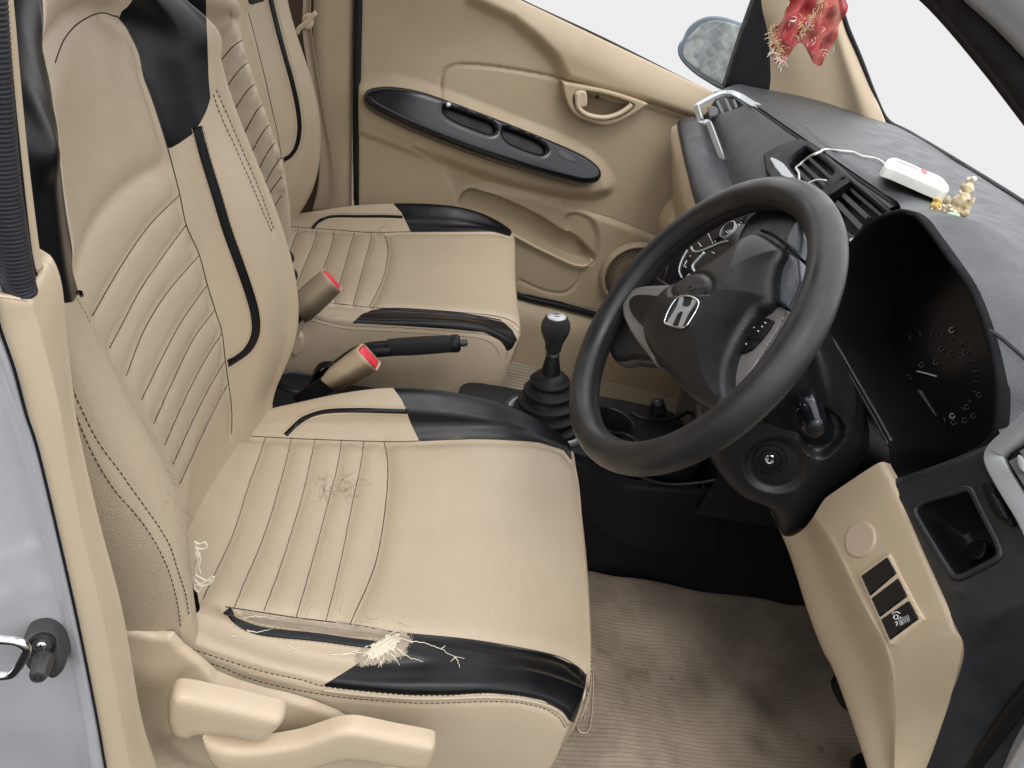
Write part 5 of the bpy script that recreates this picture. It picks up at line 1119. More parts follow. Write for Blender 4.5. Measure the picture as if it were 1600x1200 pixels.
fm2 = frame(fsw[0]+fsw[3]*.0024, fsw[3], xa=(0, 1, 0))
for L, r_ in (([(1394, 960), (1396, 957), (1402, 956), (1406, 958)], .0006), ([(1398, 961), (1396, 965), (1399, 968), (1403, 966), (1403, 962), (1399, 960)], .0006), ([(1398, 973), (1401, 971), (1402, 975), (1400, 978)], .0006), ([(1405, 966), (1408, 964)], .0005), ([(1406, 972), (1409, 971), (1410, 975), (1406, 977)], .0005)):
    line_on(fm2, L, r_, LIT, sw_, 'printed_mark', sp=1)
for k_ in range(7):
    a_ = (1404+k_*2.4, 980-k_*1.0-6); line_on(fm2, [(a_[0], a_[1]-7), (a_[0]+2.6, a_[1]+3)], .0006, GM2, sw_, 'thumb_rib', sp=1)
# lower body lines at the door opening
tube('opening_seal', cr(A([P(1480, 1260, y=-.765), P(1535, 1180, y=-.765), P(1580, 1115, y=-.765), P(1620, 1065, y=-.765), P(1700, 980, y=-.765)]), 6), .008, RUB, body)
G = [[P(u+d_, v, y=yy) for u, v in ((1505, 1290), (1560, 1200), (1610, 1120), (1700, 1010))] for d_, yy in ((0, -.77), (14, -.785), (40, -.80), (160, -.82))]
mkpatch('sill_paint', G, 5, 5, PAINT, body, solid=.004)
# underside of the dash and the kick panels, closing the footwells, added to shade the driver mat
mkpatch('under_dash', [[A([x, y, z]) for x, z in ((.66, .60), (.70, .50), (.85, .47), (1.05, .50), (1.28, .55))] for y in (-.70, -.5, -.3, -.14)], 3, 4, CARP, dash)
mkpatch('kick_panel', [[A([x, -.715, z]) for x in (.70, .85, 1.0, 1.3)] for z in (.02, .3, .6, .86)], 3, 3, PBLK, body)
mkpatch('kick_panel', [[A([x, .725, z]) for x in (.80, .95, 1.1, 1.3)] for z in (.02, .3, .6, .86)], 3, 3, PTAN, body)
# pedals glimpsed under the panel
ped = empty('pedal', P(1318, 1075, z=.10), 'black rubber accelerator pedal half hidden behind the tan lower panel', 'pedal')
plate('pedal_pad', [(1298, 1068), (1312, 1052), (1340, 1070), (1345, 1110), (1318, 1105)], frame(P(1318, 1080, z=.07), (-.6, -.2, .75), xa=(0, 1, 0)), RUB, ped, h=.004, bev=.003, depth=.008, res=.003)
ped2 = empty('floor_bracket', P(1345, 1190, z=.05), 'small black ribbed bracket on the driver mat at the bottom edge', 'bracket')
plate('bracket_plate', [(1333, 1183), (1352, 1178), (1362, 1200), (1345, 1215), (1333, 1205)], frame(P(1345, 1190, z=.06), (-.2, -.2, .95), xa=(0, 1, 0)), PBLK, ped2, h=.004, bev=.002, depth=.01, res=.002)
# ================================================================== STEERING COLUMN AND WHEEL
def surf_of(o):
    me = o.data; off_ = A(wloc(o)) if o.parent else np.zeros(3)
    V = A([tuple(v.co) for v in me.vertices])
    B = BVHTree.FromPolygons([tuple(v) for v in V], [tuple(p.vertices) for p in me.polygons])
    def cast(u, v):
        d = ray(u, v); h = B.ray_cast(Vector(CAM), Vector(d/np.linalg.norm(d)))
        if h[0] is None: return P(u, v, y=-.43), A([0, -1., 0])
        n = A(h[1]); return A(h[0]), (-n if n@d > 0 else n)
    return cast
colm = empty('steering_column', (.55, -.37, .62), 'black steering column cover with key slot and wiper stalk below the wheel', 'steering column')
fcol = frame(P(1220, 690, y=-.40), (-.35, -.90, .05), xa=(1, 0, 0))
def hcol(Q):
    p = pix(f3(fcol, Q)); g = np.hypot((p[:, 0]-1210)/1.15, (p[:, 1]-716)); H = -.007*ss((46-g)/12)
    d = -sdf2(p, cr(A([(1246, 640), (1256, 626), (1275, 622), (1300, 636), (1315, 655), (1313, 675), (1290, 700), (1272, 702), (1255, 690), (1246, 665)], float), 4, True)); H -= .014*ss((d+3)/9)
    return H+.010*np.exp(-((p[:, 0]-1292-(p[:, 1]-600)*.25)/20)**2)*ss((650-p[:, 1])/60)
SHM = mat('shroud_plastic', (.013, .013, .014), .36, grain=.6, gscale=700, var=.12)
shr = plate('column_shroud', [(1090, 600), (1150, 540), (1230, 500), (1270, 505), (1296, 535), (1322, 578), (1348, 630), (1362, 685), (1352, 722), (1322, 753), (1292, 779), (1268, 812), (1252, 829), (1236, 837), (1218, 835), (1204, 800), (1160, 780), (1130, 752), (1105, 715), (1085, 660)], fcol, SHM, colm, h=0, bev=.018, depth=.09, dome=.022, domew=.07, res=.0025, hf=hcol)
cast = surf_of(shr)
mkpatch('column_tube', [[A([x, -.37+.055*math.cos(t), z+.05*math.sin(t)]) for t in np.linspace(0, 2*math.pi, 9)] for x, z in ((.42, .70), (.52, .66), (.62, .62), (.75, .57))], 3, 4, PBLK, colm)
tube('split_line', cr(A([cast(u, v)[0]+A([-.0003, -.0006, 0]) for u, v in [(1176, 664), (1200, 660), (1222, 650), (1232, 634), (1240, 644), (1246, 654)]]), 5), .0010, RUB, shr, seg=8)
kp, kn_ = cast(1203, 716); kax = A([-.40, -.86, .10])
fk2 = kp+kax*.002
ks = lathe('key_surround', [(.0215, -.006), (.0215, .0015), (.0205, .003), (.0150, .0035), (.0145, .0015), (.0135, .0015), (.0130, .003), (.0080, .0035), (.0072, .002), (.0068, -.002)], fk2, kax, PBLK, shr, seg=48)
kb_ = lathe('key_barrel', [(.0070, -.003), (.0068, .0025), (.0055, .0035), (.0035, .0030), (0, .0028)], fk2, kax, CHRM, ks, seg=32)
fkk = frame(fk2+kax*.0033, kax, xa=(1, 0, 0)); tube('key_slot', f3(fkk, A([(0, -.0035), (0, .0035)]), 0), .0013, MB, kb_, seg=8)
tip = P(1273, 671, y=-.500); root = P(1264, 634, y=-.455); ax_ = tip-root; Ls = np.linalg.norm(ax_); ax_ /= Ls
lathe('wiper_stalk', [(0, -.02), (.012, -.02), (.0155, -.004), (.0162, .006), (.0155, Ls*.6), (.0140, Ls*.9), (.0132, Ls-.001), (.0105, Ls+.0012)], root, ax_, GLOSS, colm, seg=40)
wk = lathe('stalk_end', [(.0108, Ls), (.0104, Ls+.0025), (.009, Ls+.0035), (0, Ls+.0038)], root, ax_, SHM, colm, seg=32)
fst = frame(root, ax_, xa=(1, 0, 0))
for k_, (a0, h_) in enumerate([(2.9, .010), (3.2, .014), (3.5, .012), (2.6, .016), (1.9, .008), (2.1, .008)]):
    aa_ = a0; up2 = -(CAM-root); d_ = math.cos(aa_)*fst[1]+math.sin(aa_)*fst[2]
    p_ = root+ax_*h_+d_*.0160; tube('printed_mark', [p_, p_+ax_*.003+fst[1]*.0015], .0005, LIT, wk, seg=6)

wheel = empty('steering_wheel', (.36, -.37, .72), 'black leather wrapped steering wheel with silver spoke trims and chrome emblem', 'steering wheel')
WC = A([.3612, -.3714, .7237]); WN = A([-.927, .011, .374]); WN /= np.linalg.norm(WN)
fw = frame(WC, WN, xa=(0, -1, 0)); RR = .1895
th = np.linspace(0, 2*math.pi, 181)[:-1]
WL = mat('wheel_leather', (.016, .016, .017), .38, grain=.35, gscale=800, var=.2, vscale=10, spec=.5, sheen=.025, dirt=((.055, .05, .045), .6), dscale=5)
V = []
for t in th:
    d_ = math.cos(t)*fw[1]+math.sin(t)*fw[2]; q = WC+RR*d_
    for k in range(28):
        s_ = 2*math.pi*k/28; V.append(q+.0200*math.cos(s_)*d_+.0215*math.sin(s_)*WN)
rimo = mk('rim', V, quad_grid(180, 28, True, True), WL, wheel)
tube('rim_seam', [WC+(RR-.0198)*(math.cos(t)*fw[1]+math.sin(t)*fw[2])+WN*.004 for t in th], .0009, RUB, rimo, seg=6, closed=True)
def wf(o): return frame(WC+WN*o, WN, xa=(0, -1, 0))
# spokes, traced
SPB = mat('spoke_black', (.008, .009, .011), .30, grain=.4, gscale=500, var=.1)
plate('spoke', [(942, 520), (945, 470), (965, 430), (1000, 420), (1040, 440), (1080, 460), (1070, 500), (1030, 530), (1020, 560), (985, 560), (955, 560)], wf(-.012), SPB, wheel, h=0, bev=.010, depth=.012, res=.003)
plate('spoke', [(1140, 405), (1158, 352), (1190, 322), (1235, 318), (1262, 345), (1262, 400), (1258, 450), (1236, 492), (1216, 520), (1190, 556), (1168, 600), (1140, 645), (1115, 660), (1090, 640), (1100, 560), (1120, 480)], wf(-.014), SPB, wheel, h=0, bev=.010, depth=.012, res=.003)
plate('spoke_trim', [(973, 464), (980, 455), (1002, 447), (1030, 445), (1060, 447), (1056, 470), (1034, 500), (1018, 522), (1026, 570), (1010, 552), (990, 526), (977, 503), (972, 484)], wf(.004), SILVD, wheel, h=0, bev=.003, depth=.014, res=.002, closed_spline=True)
plate('spoke_button', [(983, 468), (997, 459), (1034, 462), (1040, 470), (1022, 490), (1012, 510), (1000, 506), (989, 494), (982, 481)], wf(.0065), GLOSS, wheel, h=0, bev=.003, depth=.006, res=.0015)
plate('lit_spoke_facet', [(1226, 390), (1236, 396), (1248, 405), (1251, 438), (1244, 458), (1231, 481), (1222, 478), (1208, 466), (1209, 440), (1218, 410)], wf(-.002), mat('spoke_lit_black', (.085, .098, .11), .32, grain=.4, gscale=600, var=.08), wheel, h=.002, bev=.004, depth=.012, res=.002, closed_spline=False)  # black spoke facets; the light they catch is put into the colour
plate('lit_spoke_facet', [(1228, 372), (1240, 350), (1252, 342), (1254, 372), (1250, 402), (1240, 394), (1226, 384)], wf(-.006), mat('spoke_lit_black', (.085, .098, .11), .32, grain=.4, gscale=600, var=.08), wheel, h=.002, bev=.004, depth=.012, res=.002, closed_spline=False)
tr = plate('spoke_trim', [(1204, 472), (1218, 478), (1230, 484), (1218, 508), (1194, 546), (1168, 588), (1146, 626), (1134, 630), (1132, 600), (1138, 566), (1152, 536), (1178, 496)], wf(.000), SILVD, wheel, h=0, bev=.003, depth=.014, res=.002, closed_spline=False)
sb_ = plate('switch_pad', [(1181, 494), (1196, 496), (1208, 500), (1201, 513), (1188, 530), (1174, 545), (1162, 551), (1147, 552), (1150, 540), (1166, 516)], wf(.0032), PBLK, tr, h=0, bev=.0015, depth=.006, res=.0015, closed_spline=False)
for u, v in ((1182, 502), (1195, 504), (1177, 511), (1190, 510), (1171, 518), (1184, 517), (1165, 537)):
    p_ = PP(u, v, WC+WN*.0036, WN); tube('printed_mark', [p_, p_+A([0, -.002, .0005])], .0009, LIT, sb_, seg=6)
tube('switch_gap', [PP(u, v, WC+WN*.0034, WN) for u, v in ((1158, 526), (1172, 530), (1186, 530))], .0008, MB, sb_, seg=6)
# airbag cover
pad = [(1006, 520), (1008, 500), (1016, 482), (1030, 464), (1050, 447), (1076, 431), (1105, 415), (1135, 395), (1160, 374), (1182, 364), (1197, 368), (1218, 382), (1223, 390), (1214, 410), (1209, 436), (1208, 464), (1198, 478), (1182, 490), (1166, 512), (1152, 536), (1141, 566), (1138, 596), (1140, 622), (1128, 648), (1112, 640), (1092, 630), (1070, 612), (1046, 585), (1028, 566), (1012, 542)]
def hpad(Q):
    p = pix(f3(wf(.02), Q)); H = -.004*ss((p[:, 0]-1150)/70)
    e_ = np.hypot((p[:, 0]-1085)/34, (p[:, 1]-452)/24); H -= .0022*np.exp(-((e_-1)/.14)**2)*(p[:, 1] < 468)
    return H
PADM = mat('airbag_cover', (.010, .010, .012), .34, grain=.5, gscale=700, var=.1, spec=.4)
po = plate('airbag_cover', pad, wf(.012), PADM, wheel, h=0, bev=.007, depth=.022, dome=.018, domew=.085, res=.002, hf=hpad)
tube('cover_edge', cr(A([PP(u, v, WC+WN*.003, WN) for u, v in [(1190, 360), (1206, 366), (1223, 378), (1229, 386), (1220, 404), (1213, 430), (1212, 462), (1214, 470), (1230, 483)]]), 5), .0020, MB, po, seg=8)
pc = surf_of(po)
def onpad(L, r, m, name, sp=5, lift=.0006, par=None):
    q = lin(cr(A(L, float), sp), 2) if sp > 1 else lin(A(L, float), 2); return tube(name, A([pc(u, v)[0]+WN*lift for u, v in q]), r, m, par or po, seg=10)
em = onpad([(1039, 504), (1044, 490), (1053, 474), (1062, 465), (1070, 463), (1082, 465), (1091, 470), (1093, 476), (1088, 488), (1079, 503), (1073, 511), (1065, 513), (1052, 511), (1042, 507), (1039, 504)], .0013, CHRM, 'emblem', lift=.0015)
def bar(pts4, name='emblem_bar'):
    q = [pc(u, v)[0]+WN*.0016 for u, v in pts4]; q2 = [x-WN*.003 for x in q]; n = len(q)
    mk(name, q+q2, [tuple(range(n))]+[(i, (i+1) % n, (i+1) % n+n, i+n) for i in range(n)], SILV, em, smooth=False, bevel=.0003)
bar([(1063, 466), (1069, 465), (1066, 478), (1069, 480), (1075, 481), (1080, 478), (1084, 467), (1090, 470), (1075, 492), (1066, 512), (1061, 511), (1067, 494), (1069, 488), (1064, 487), (1058, 492), (1050, 509), (1043, 506), (1054, 488), (1060, 477)])
for i, L in enumerate(([(1077, 449), (1081, 446)], [(1083, 446), (1086, 450), (1083, 453)], [(1088, 447), (1092, 452)], [(1094, 446), (1095, 452)], [(1098, 446), (1102, 450)], [(1079, 455), (1083, 452)], [(1099, 453), (1103, 447)])):
    onpad(L, .0006, mat('embossed_black', (.035, .035, .037), .4), 'embossed_letter', sp=1)
# ================================================================== SMALL THINGS ON THE DASH
def ontop(u, v, h=0):
    p, n = DT.cast(u, v)
    return (P(u, v, z=.91), A([0, 0, 1.])) if p is None else (p+n*h, n)
dp, dn = ontop(1430, 285)
zt_ = dp[2]+.001
dev = empty('battery_pack', P(1430, 280, z=zt_), 'long white plastic battery box with a red mark lying on the dash top', 'battery box')
fdv = frame(P(1430, 280, z=zt_+.018), (0, 0, 1), xa=(0, -1, 0))
DEVO = [(1383, 255), (1386, 249), (1391, 246), (1398, 246), (1420, 254), (1442, 264), (1462, 272), (1475, 279), (1483, 289), (1484, 296), (1478, 297), (1460, 290), (1430, 277), (1400, 264), (1386, 259)]
dv = plate('case', DEVO, fdv, WHT, dev, h=.0, bev=.004, depth=.013, res=.0012)
fdt = frame(fdv[0]+A([0, 0, .0008]), (0, 0, 1), xa=(0, -1, 0))
line_on(fdt, [(1400, 251), (1420, 258), (1440, 266)], .0006, mat('print_grey', (.4, .42, .42), .4), dv, 'printed_line', sp=2)
plate('label_strip', [(1452, 273), (1456, 271), (1474, 280), (1479, 288), (1474, 288), (1462, 280)], fdt, mat('label_grey', (.40, .43, .42), .4), dv, h=0, bev=.0003, depth=.001, res=.001, closed_spline=False)
plate('red_mark', [(1440, 264), (1445, 264), (1449, 269), (1448, 272), (1443, 271), (1441, 268)], fdt, RED, dv, h=0.0003, bev=.0003, depth=.001, res=.0006, closed_spline=False)
for k_ in range(7):
    a0 = (1404+k_*4.6, 252+k_*1.9); line_on(fdt, [a0, (a0[0]+2.2, a0[1]+2.2)], .0005, mat('print_grey', (.4, .42, .42), .4), dv, 'printed_mark', sp=1)
for (u, v) in ((1403, 274), (1412, 277), (1454, 296), (1464, 300)):
    p_ = P(u, v, z=zt_+.009)+A([-.0015, 0, 0]); box('clip', p_, .004, .006, .010, WHT, dv, bevel=.0012)
cab = [(1383, 262), (1378, 256), (1367, 250), (1356, 248), (1345, 246), (1336, 242), (1330, 240), (1310, 238), (1289, 236), (1280, 238), (1270, 242), (1259, 249), (1250, 257)]
cp = [ontop(u, v, .003)[0] for u, v in cab[:11]]+[PP(1259, 249, fv[0]+fv[3]*.018, fv[3]), PP(1250, 257, fv[0]+fv[3]*.018, fv[3]), PP(1244, 262, fv[0]+fv[3]*.017, fv[3]), PP(1248, 270, fv[0]+fv[3]*.016, fv[3]), PP(1249, 281, fv[0]+fv[3]*.014, fv[3]), PP(1252, 292, fv[0]+fv[3]*.012, fv[3])]
tag(tube('cable', cr(A(cp), 6), .0019, WHT), 'thin white cable running from the white box down into the centre vent', 'cable')
tag(tube('cable_end', cr(A([PP(u, v, fv[0]+fv[3]*.016, fv[3]) for u, v in ((1262, 287), (1268, 284), (1277, 281), (1291, 282))]), 5), .0018, WHT), 'short loose end of white cable lying on the centre vent slats', 'cable')
# little idol
ido = empty('figurine', P(1485, 340, z=zt_), 'small cream and gold painted figurine with green base sitting on the dash', 'figurine')
def blob(name, items, m, par, vox=.0014, noise=.0):
    import bmesh
    bm = bmesh.new()
    for (c, r, sc) in items:
        g = bmesh.ops.create_icosphere(bm, subdivisions=3, radius=1)
        for v in g['verts']: v.co = Vector((c[0]+v.co.x*r*sc[0], c[1]+v.co.y*r*sc[1], c[2]+v.co.z*r*sc[2]))
    me = bpy.data.meshes.new(name); bm.to_mesh(me); bm.free(); o = bpy.data.objects.new(name, me); COL.objects.link(o); me.materials.append(m)
    o.parent = par; o.location = -wloc(par)
    r_ = o.modifiers.new('r', 'REMESH'); r_.mode = 'VOXEL'; r_.voxel_size = vox; r_.use_smooth_shade = True
    tx = bpy.data.textures.get('lumps') or bpy.data.textures.new('lumps', 'CLOUDS'); tx.noise_scale = .006
    d_ = o.modifiers.new('d', 'DISPLACE'); d_.texture = tx; d_.strength = .0028; d_.texture_coords = 'LOCAL'
    s_ = o.modifiers.new('s', 'SMOOTH'); s_.iterations = 2; s_.factor = .5
    return o
IV = mat('painted_ivory', (.62, .52, .33), .3, var=.25, vscale=120, coat=.3, dirt=((.45, .26, .06), 1.0), dscale=110); IG = mat('gold_paint', (.62, .42, .12), .3, metal=.4, var=.3, vscale=90); GRN = mat('pale_green_paint', (.34, .50, .36), .4, var=.15, vscale=60); WB = mat('ivory_white', (.78, .75, .62), .35)
xp = lambda u, v, dx=0: P(u, v, x=P(1485, 345, z=zt_)[0]+dx)
R1 = 1/1000
blob('body', [(xp(1500, 318), 13*R1, (.8, 1, 1)), (xp(1494, 330), 12*R1, (.9, 1.1, .8)), (xp(1506, 306), 9*R1, (.8, 1, 1)), (xp(1513, 324), 6*R1, (.8, .6, 1.2)), (xp(1519, 315), 4.5*R1, (.8, .7, 1.4)), (xp(1512, 310), 4*R1, (.8, 1.4, .7)), (xp(1508, 333), 6*R1, (.8, 1, 1)), (xp(1490, 318), 9*R1, (.8, .9, .9)), (xp(1479, 312, -.004), 4*R1, (1, 1, 1.6)), (xp(1480, 328, -.006), 8*R1, (.8, 1.1, .8))], IV, ido)
blob('head', [(xp(1512, 296), 8.5*R1, (.9, .9, 1)), (xp(1505, 291), 4*R1, (1, 1, 1)), (xp(1515, 287), 3.5*R1, (1, 1, 1.2))], IV, ido)
blob('crown_tip', [(xp(1514, 281), 4*R1, (1, 1, 1)), (xp(1521, 280), 4*R1, (1, 1, 1))], WB, ido, vox=.001)
blob('gold_garland', [(xp(1465, 314, -.004), 6*R1, (1, 1.2, .9)), (xp(1462, 324, -.004), 8*R1, (1, 1.1, 1)), (xp(1470, 334, -.005), 8*R1, (1, 1.2, .8)), (xp(1458, 332, -.004), 4.5*R1, (1, 1, 1))], IG, ido)
for i, (u, v) in enumerate([(1456, 327), (1461, 330), (1466, 334), (1471, 336), (1463, 337), (1468, 328), (1476, 330), (1486, 328), (1492, 331), (1474, 322), (1500, 300), (1484, 322)]):
    blob('bead', [(xp(u, v, -.012), 2.1*R1, (1, 1, 1))], WB, ido, vox=.0006)
blob('green_base', [(xp(1489, 341, -.020), 10*R1, (1, 1.25, .8)), (xp(1478, 342, -.022), 8*R1, (1, 1, .8))], GRN, ido)
blob('stand', [(xp(1472, 341, .004), 4*R1, (3, 3.6, .4)), (xp(1482, 346, .002), 4*R1, (3, 2.6, .4))], WB, ido)
# red cloth with tinsel, hanging from above
clo = empty('red_cloth', P(1262, -40, y=0), 'sheer red cloth with gold tinsel hanging in front of the far pillar', 'cloth')
fcL = frame(P(1262, 50, y=0), (-.2, -.97, .1), xa=(1, 0, 0))
mr, nt, bb = newmat('red_gauze'); N = nt.nodes; Lk = nt.links; bb.inputs['Base Color'].default_value = (.50, .03, .035, 1); bb.inputs['Roughness'].default_value = .7; bb.inputs['Alpha'].default_value = .86
tc = N.new('ShaderNodeTexCoord'); n_ = N.new('ShaderNodeTexNoise'); n_.inputs['Scale'].default_value = 55; n_.inputs['Detail'].default_value = 6; Lk.new(tc.outputs['Object'], n_.inputs[0])
rp = N.new('ShaderNodeValToRGB'); rp.color_ramp.elements[0].position = .3; rp.color_ramp.elements[0].color = (.30, .015, .02, 1); rp.color_ramp.elements[1].position = .7; rp.color_ramp.elements[1].color = (.62, .10, .10, 1); Lk.new(n_.outputs[0], rp.inputs[0]); Lk.new(rp.outputs[0], bb.inputs['Base Color'])
ra = N.new('ShaderNodeMapRange'); ra.inputs[1].default_value = .35; ra.inputs[2].default_value = .65; ra.inputs[3].default_value = .95; ra.inputs[4].default_value = .72; Lk.new(n_.outputs[0], ra.inputs[0]); Lk.new(ra.outputs[0], bb.inputs['Alpha'])
def hcl(Q): return .006*np.sin(Q[:, 0]*160+Q[:, 1]*40)+.004*np.sin(Q[:, 0]*310-Q[:, 1]*90)+.003*np.sin(Q[:, 1]*200)
plate('cloth_sheet', [(1236, -60), (1234, 0), (1229, 14), (1221, 35), (1211, 44), (1209, 60), (1206, 76), (1209, 92), (1216, 99), (1227, 96), (1238, 79), (1249, 67), (1256, 70), (1264, 84), (1271, 97), (1283, 103), (1291, 86), (1305, 61), (1312, 37), (1320, 16), (1322, 0), (1318, -60)], fcL, mr, clo, h=0, bev=.0005, depth=.001, res=.0015, hf=hcl)
plate('cloth_fold', [(1236, -60), (1233, 5), (1224, 40), (1221, 60), (1228, 70), (1246, 60), (1258, 35), (1275, 0), (1280, -60)], frame(fcL[0]+fcL[3]*.008, fcL[3], xa=(1, 0, 0)), mr, clo, h=0, bev=.0005, depth=.001, res=.0015, hf=hcl)
TIN = mat('gold_tinsel', (.75, .60, .35), .3, metal=.5); TIW = mat('white_tinsel', (.8, .78, .7), .3)
rnd = random.Random(11)
def tins(name, cx, cy, n, L, spread, m):
    V = []; F = []
    for i in range(n):
        t = rnd.random(); u = cx[0]+(cx[1]-cx[0])*t+rnd.gauss(0, spread); v = cy[0]+(cy[1]-cy[0])*t+rnd.gauss(0, spread)
        a_ = rnd.uniform(0, 6.28); l_ = L*rnd.uniform(.4, 1.1)
        p_ = P(u, v, y=-.02+rnd.uniform(-.006, .004)); q_ = P(u+l_*math.cos(a_), v+l_*math.sin(a_), y=-.02+rnd.uniform(-.008, .0))
        v_, f_ = tube(None, [p_, (p_+q_)/2+A([0, 0, .001]), q_], .00045, m, None, seg=4, caps=False)
        F += [tuple(x+len(V) for x in f) for f in f_]; V += v_
    return mk(name, V, F, m, clo)
tins('tinsel', (1207, 1216), (42, 88), 60, 11, 4, TIN); tins('tinsel', (1290, 1245), (0, 62), 70, 9, 5, TIN); tins('tinsel', (1205, 1225), (78, 96), 30, 14, 4, TIW); tins('tinsel', (1240, 1290), (20, 80), 30, 8, 12, TIW)
# ================================================================== WEAR AND TEARS ON THE DRIVER SEAT
def lift(Sf, poly, m, name, par, h=.0008, spline=3, rough=0, jag=0):
    (V, T), _ = panelcut(Sf.V, Sf.T, poly, spline=spline)
    if jag:
        for _k in range(2):   # refine, then eat the edge away unevenly
            E_ = {}; V = list(V); T2 = []
            def md_(a, b):
                k = (min(a, b), max(a, b))
                if k not in E_: E_[k] = len(V); V.append((V[a]+V[b])/2)
                return E_[k]
            for a, b, c_ in T: p, q, r_ = md_(a, b), md_(b, c_), md_(c_, a); T2 += [(a, p, r_), (p, b, q), (r_, q, c_), (p, q, r_)]
            V = A(V); T = A(T2)
        p = pix(V); d = -sdf2(p, cr(A(poly, float), spline, True)); nz = np.sin(p[:, 0]*1.1+2*np.sin(p[:, 1]*.7))*np.sin(p[:, 1]*1.3+2*np.sin(p[:, 0]*.5))
        V, T = clip(V, T, jag*(.5+.5*nz)-d)
    N_ = vnorm(V, T); w_ = rough*np.sin(V[:, 0]*900)*np.sin(V[:, 1]*1100)
    return mk(name, V+N_*(h+w_)[:, None] if rough else V+N_*h, T, m, par)
WORN = mat('worn_backing', (.40, .33, .25), .9, grain=1, gscale=300, var=.12, vscale=50, dirt=((.22, .18, .13), .8), dscale=50)
CRK = mat('crack_brown', (.27, .205, .14), .8); STR = mat('frayed_thread', (.78, .72, .58), .8, var=.1)
lift(CS, [(372, 951), (400, 954), (430, 962), (470, 963), (505, 972), (530, 969), (560, 975), (590, 978), (608, 984), (616, 992), (596, 1000), (560, 998), (500, 991), (440, 982), (400, 975), (382, 966)], WORN, 'worn_patch', cushion, .0006, spline=2, rough=.0002, jag=7)
foam = lift(CS, [(618, 986), (628, 992), (624, 1000), (636, 1004), (622, 1008), (618, 1016), (628, 1030), (616, 1022), (610, 1018), (606, 1032), (602, 1022), (594, 1028), (590, 1038), (586, 1028), (576, 1034), (572, 1024), (560, 1038), (566, 1022), (578, 1012), (560, 1014), (584, 1004), (596, 1000), (604, 990), (612, 994)], FOAM, 'exposed_foam', cushion, .0022, spline=1, rough=.0010, jag=3.5)
lift(CS, [(640, 984), (650, 1004), (640, 1014), (636, 1026), (620, 1036), (600, 1040), (580, 1044), (556, 1044), (552, 1020), (575, 1002), (596, 992), (610, 984)], WORN, 'torn_backing', cushion, .0008, spline=2, rough=.0004, jag=10)
def thr(Sf, L, r, m, name, par, h=.0012, jit=1.0, step=4):
    q = lin(A(L, float), step); pts = []
    for i, (u, v) in enumerate(q):
        p, n = Sf.cast(u+rnd.uniform(-jit, jit), v+rnd.uniform(-jit, jit))
        if p is not None: pts.append(p+n*h)
    return tube(name, A(pts), r, m, par, seg=6, rfun=lambda t: r*(1-.6*t)) if len(pts) > 2 else None
for L in ([(515, 1023), (540, 1021), (565, 1020), (590, 1015)], [(620, 996), (640, 1003), (662, 1006), (690, 1015), (700, 1022), (712, 1027), (726, 1030)], [(690, 1015), (697, 1010)], [(712, 1027), (716, 1036), (718, 1044)], [(712, 1027), (704, 1034)], [(620, 1014), (640, 1028), (662, 1034)], [(610, 1020), (620, 1032), (624, 1040)], [(600, 1020), (598, 1032), (590, 1044)], [(575, 1030), (568, 1040)], [(585, 1024), (580, 1040)], [(590, 1005), (602, 996), (612, 988), (622, 986)], [(560, 1016), (545, 1020), (530, 1024)], [(600, 1002), (615, 1010), (628, 1018)], [(593, 1030), (596, 1044)]):
    thr(CS, L, .0007, STR, 'frayed_thread', cushion)
# pale scuffs on the front edge of the black panel; small flecks
for L in ([(380, 968), (400, 962), (420, 966), (435, 972)], [(385, 985), (402, 988), (425, 984)], [(360, 996), (378, 992)], [(448, 1006), (460, 1014), (470, 1010)]): thr(CS, L, .0007, STR, 'frayed_thread', cushion)
# peeled flakes on the worn quilts
PEEL = mat('peeled_leather', (.37, .295, .205), .75, grain=.8, gscale=350, var=.15, vscale=60)
for (pu, pv, w_, h_) in ((506, 752, 13, 22), (541, 757, 14, 24), (523, 748, 8, 12)):
    lift(CS, [(pu+w_*math.cos(t)*(1+.25*math.sin(3*t+pu)), pv+h_*math.sin(t)*(1+.2*math.cos(5*t))) for t in np.linspace(0, 2*math.pi, 13)[:-1]], PEEL, 'peeled_patch', cushion, .00035, spline=2, rough=.00015, jag=22)
# crackle around the worn quilts
def crack(Sf, u0, v0, n, L, spread, ang, par, r=.00030):
    for i in range(n):
        u = u0+rnd.gauss(0, spread[0]); v = v0+rnd.gauss(0, spread[1]); a_ = ang+rnd.gauss(0, .5); pts = [(u, v)]
        for k in range(rnd.randint(2, 4)):
            a_ += rnd.gauss(0, .55); u += L*math.cos(a_); v += L*math.sin(a_); pts.append((u, v))
        thr(Sf, pts, r, CRK, 'leather_crack', par, h=.0001, jit=.8, step=3)
crack(CS, 508, 755, 14, 7, (9, 11), 1.4, cushion); crack(CS, 540, 758, 16, 7, (9, 11), 1.4, cushion); crack(CS, 548, 750, 6, 9, (10, 4), 0.1, cushion)
crack(CS, 470, 969, 10, 8, (60, 4), .1, cushion)
crack(DS, 268, 775, 8, 8, (12, 22), -.5, backrest, r=.0002); crack(DS, 285, 825, 5, 8, (8, 25), -.4, backrest, r=.0002)
crack(QS, 590, 359, 10, 6, (12, 3), .2, pcush, r=.0005)
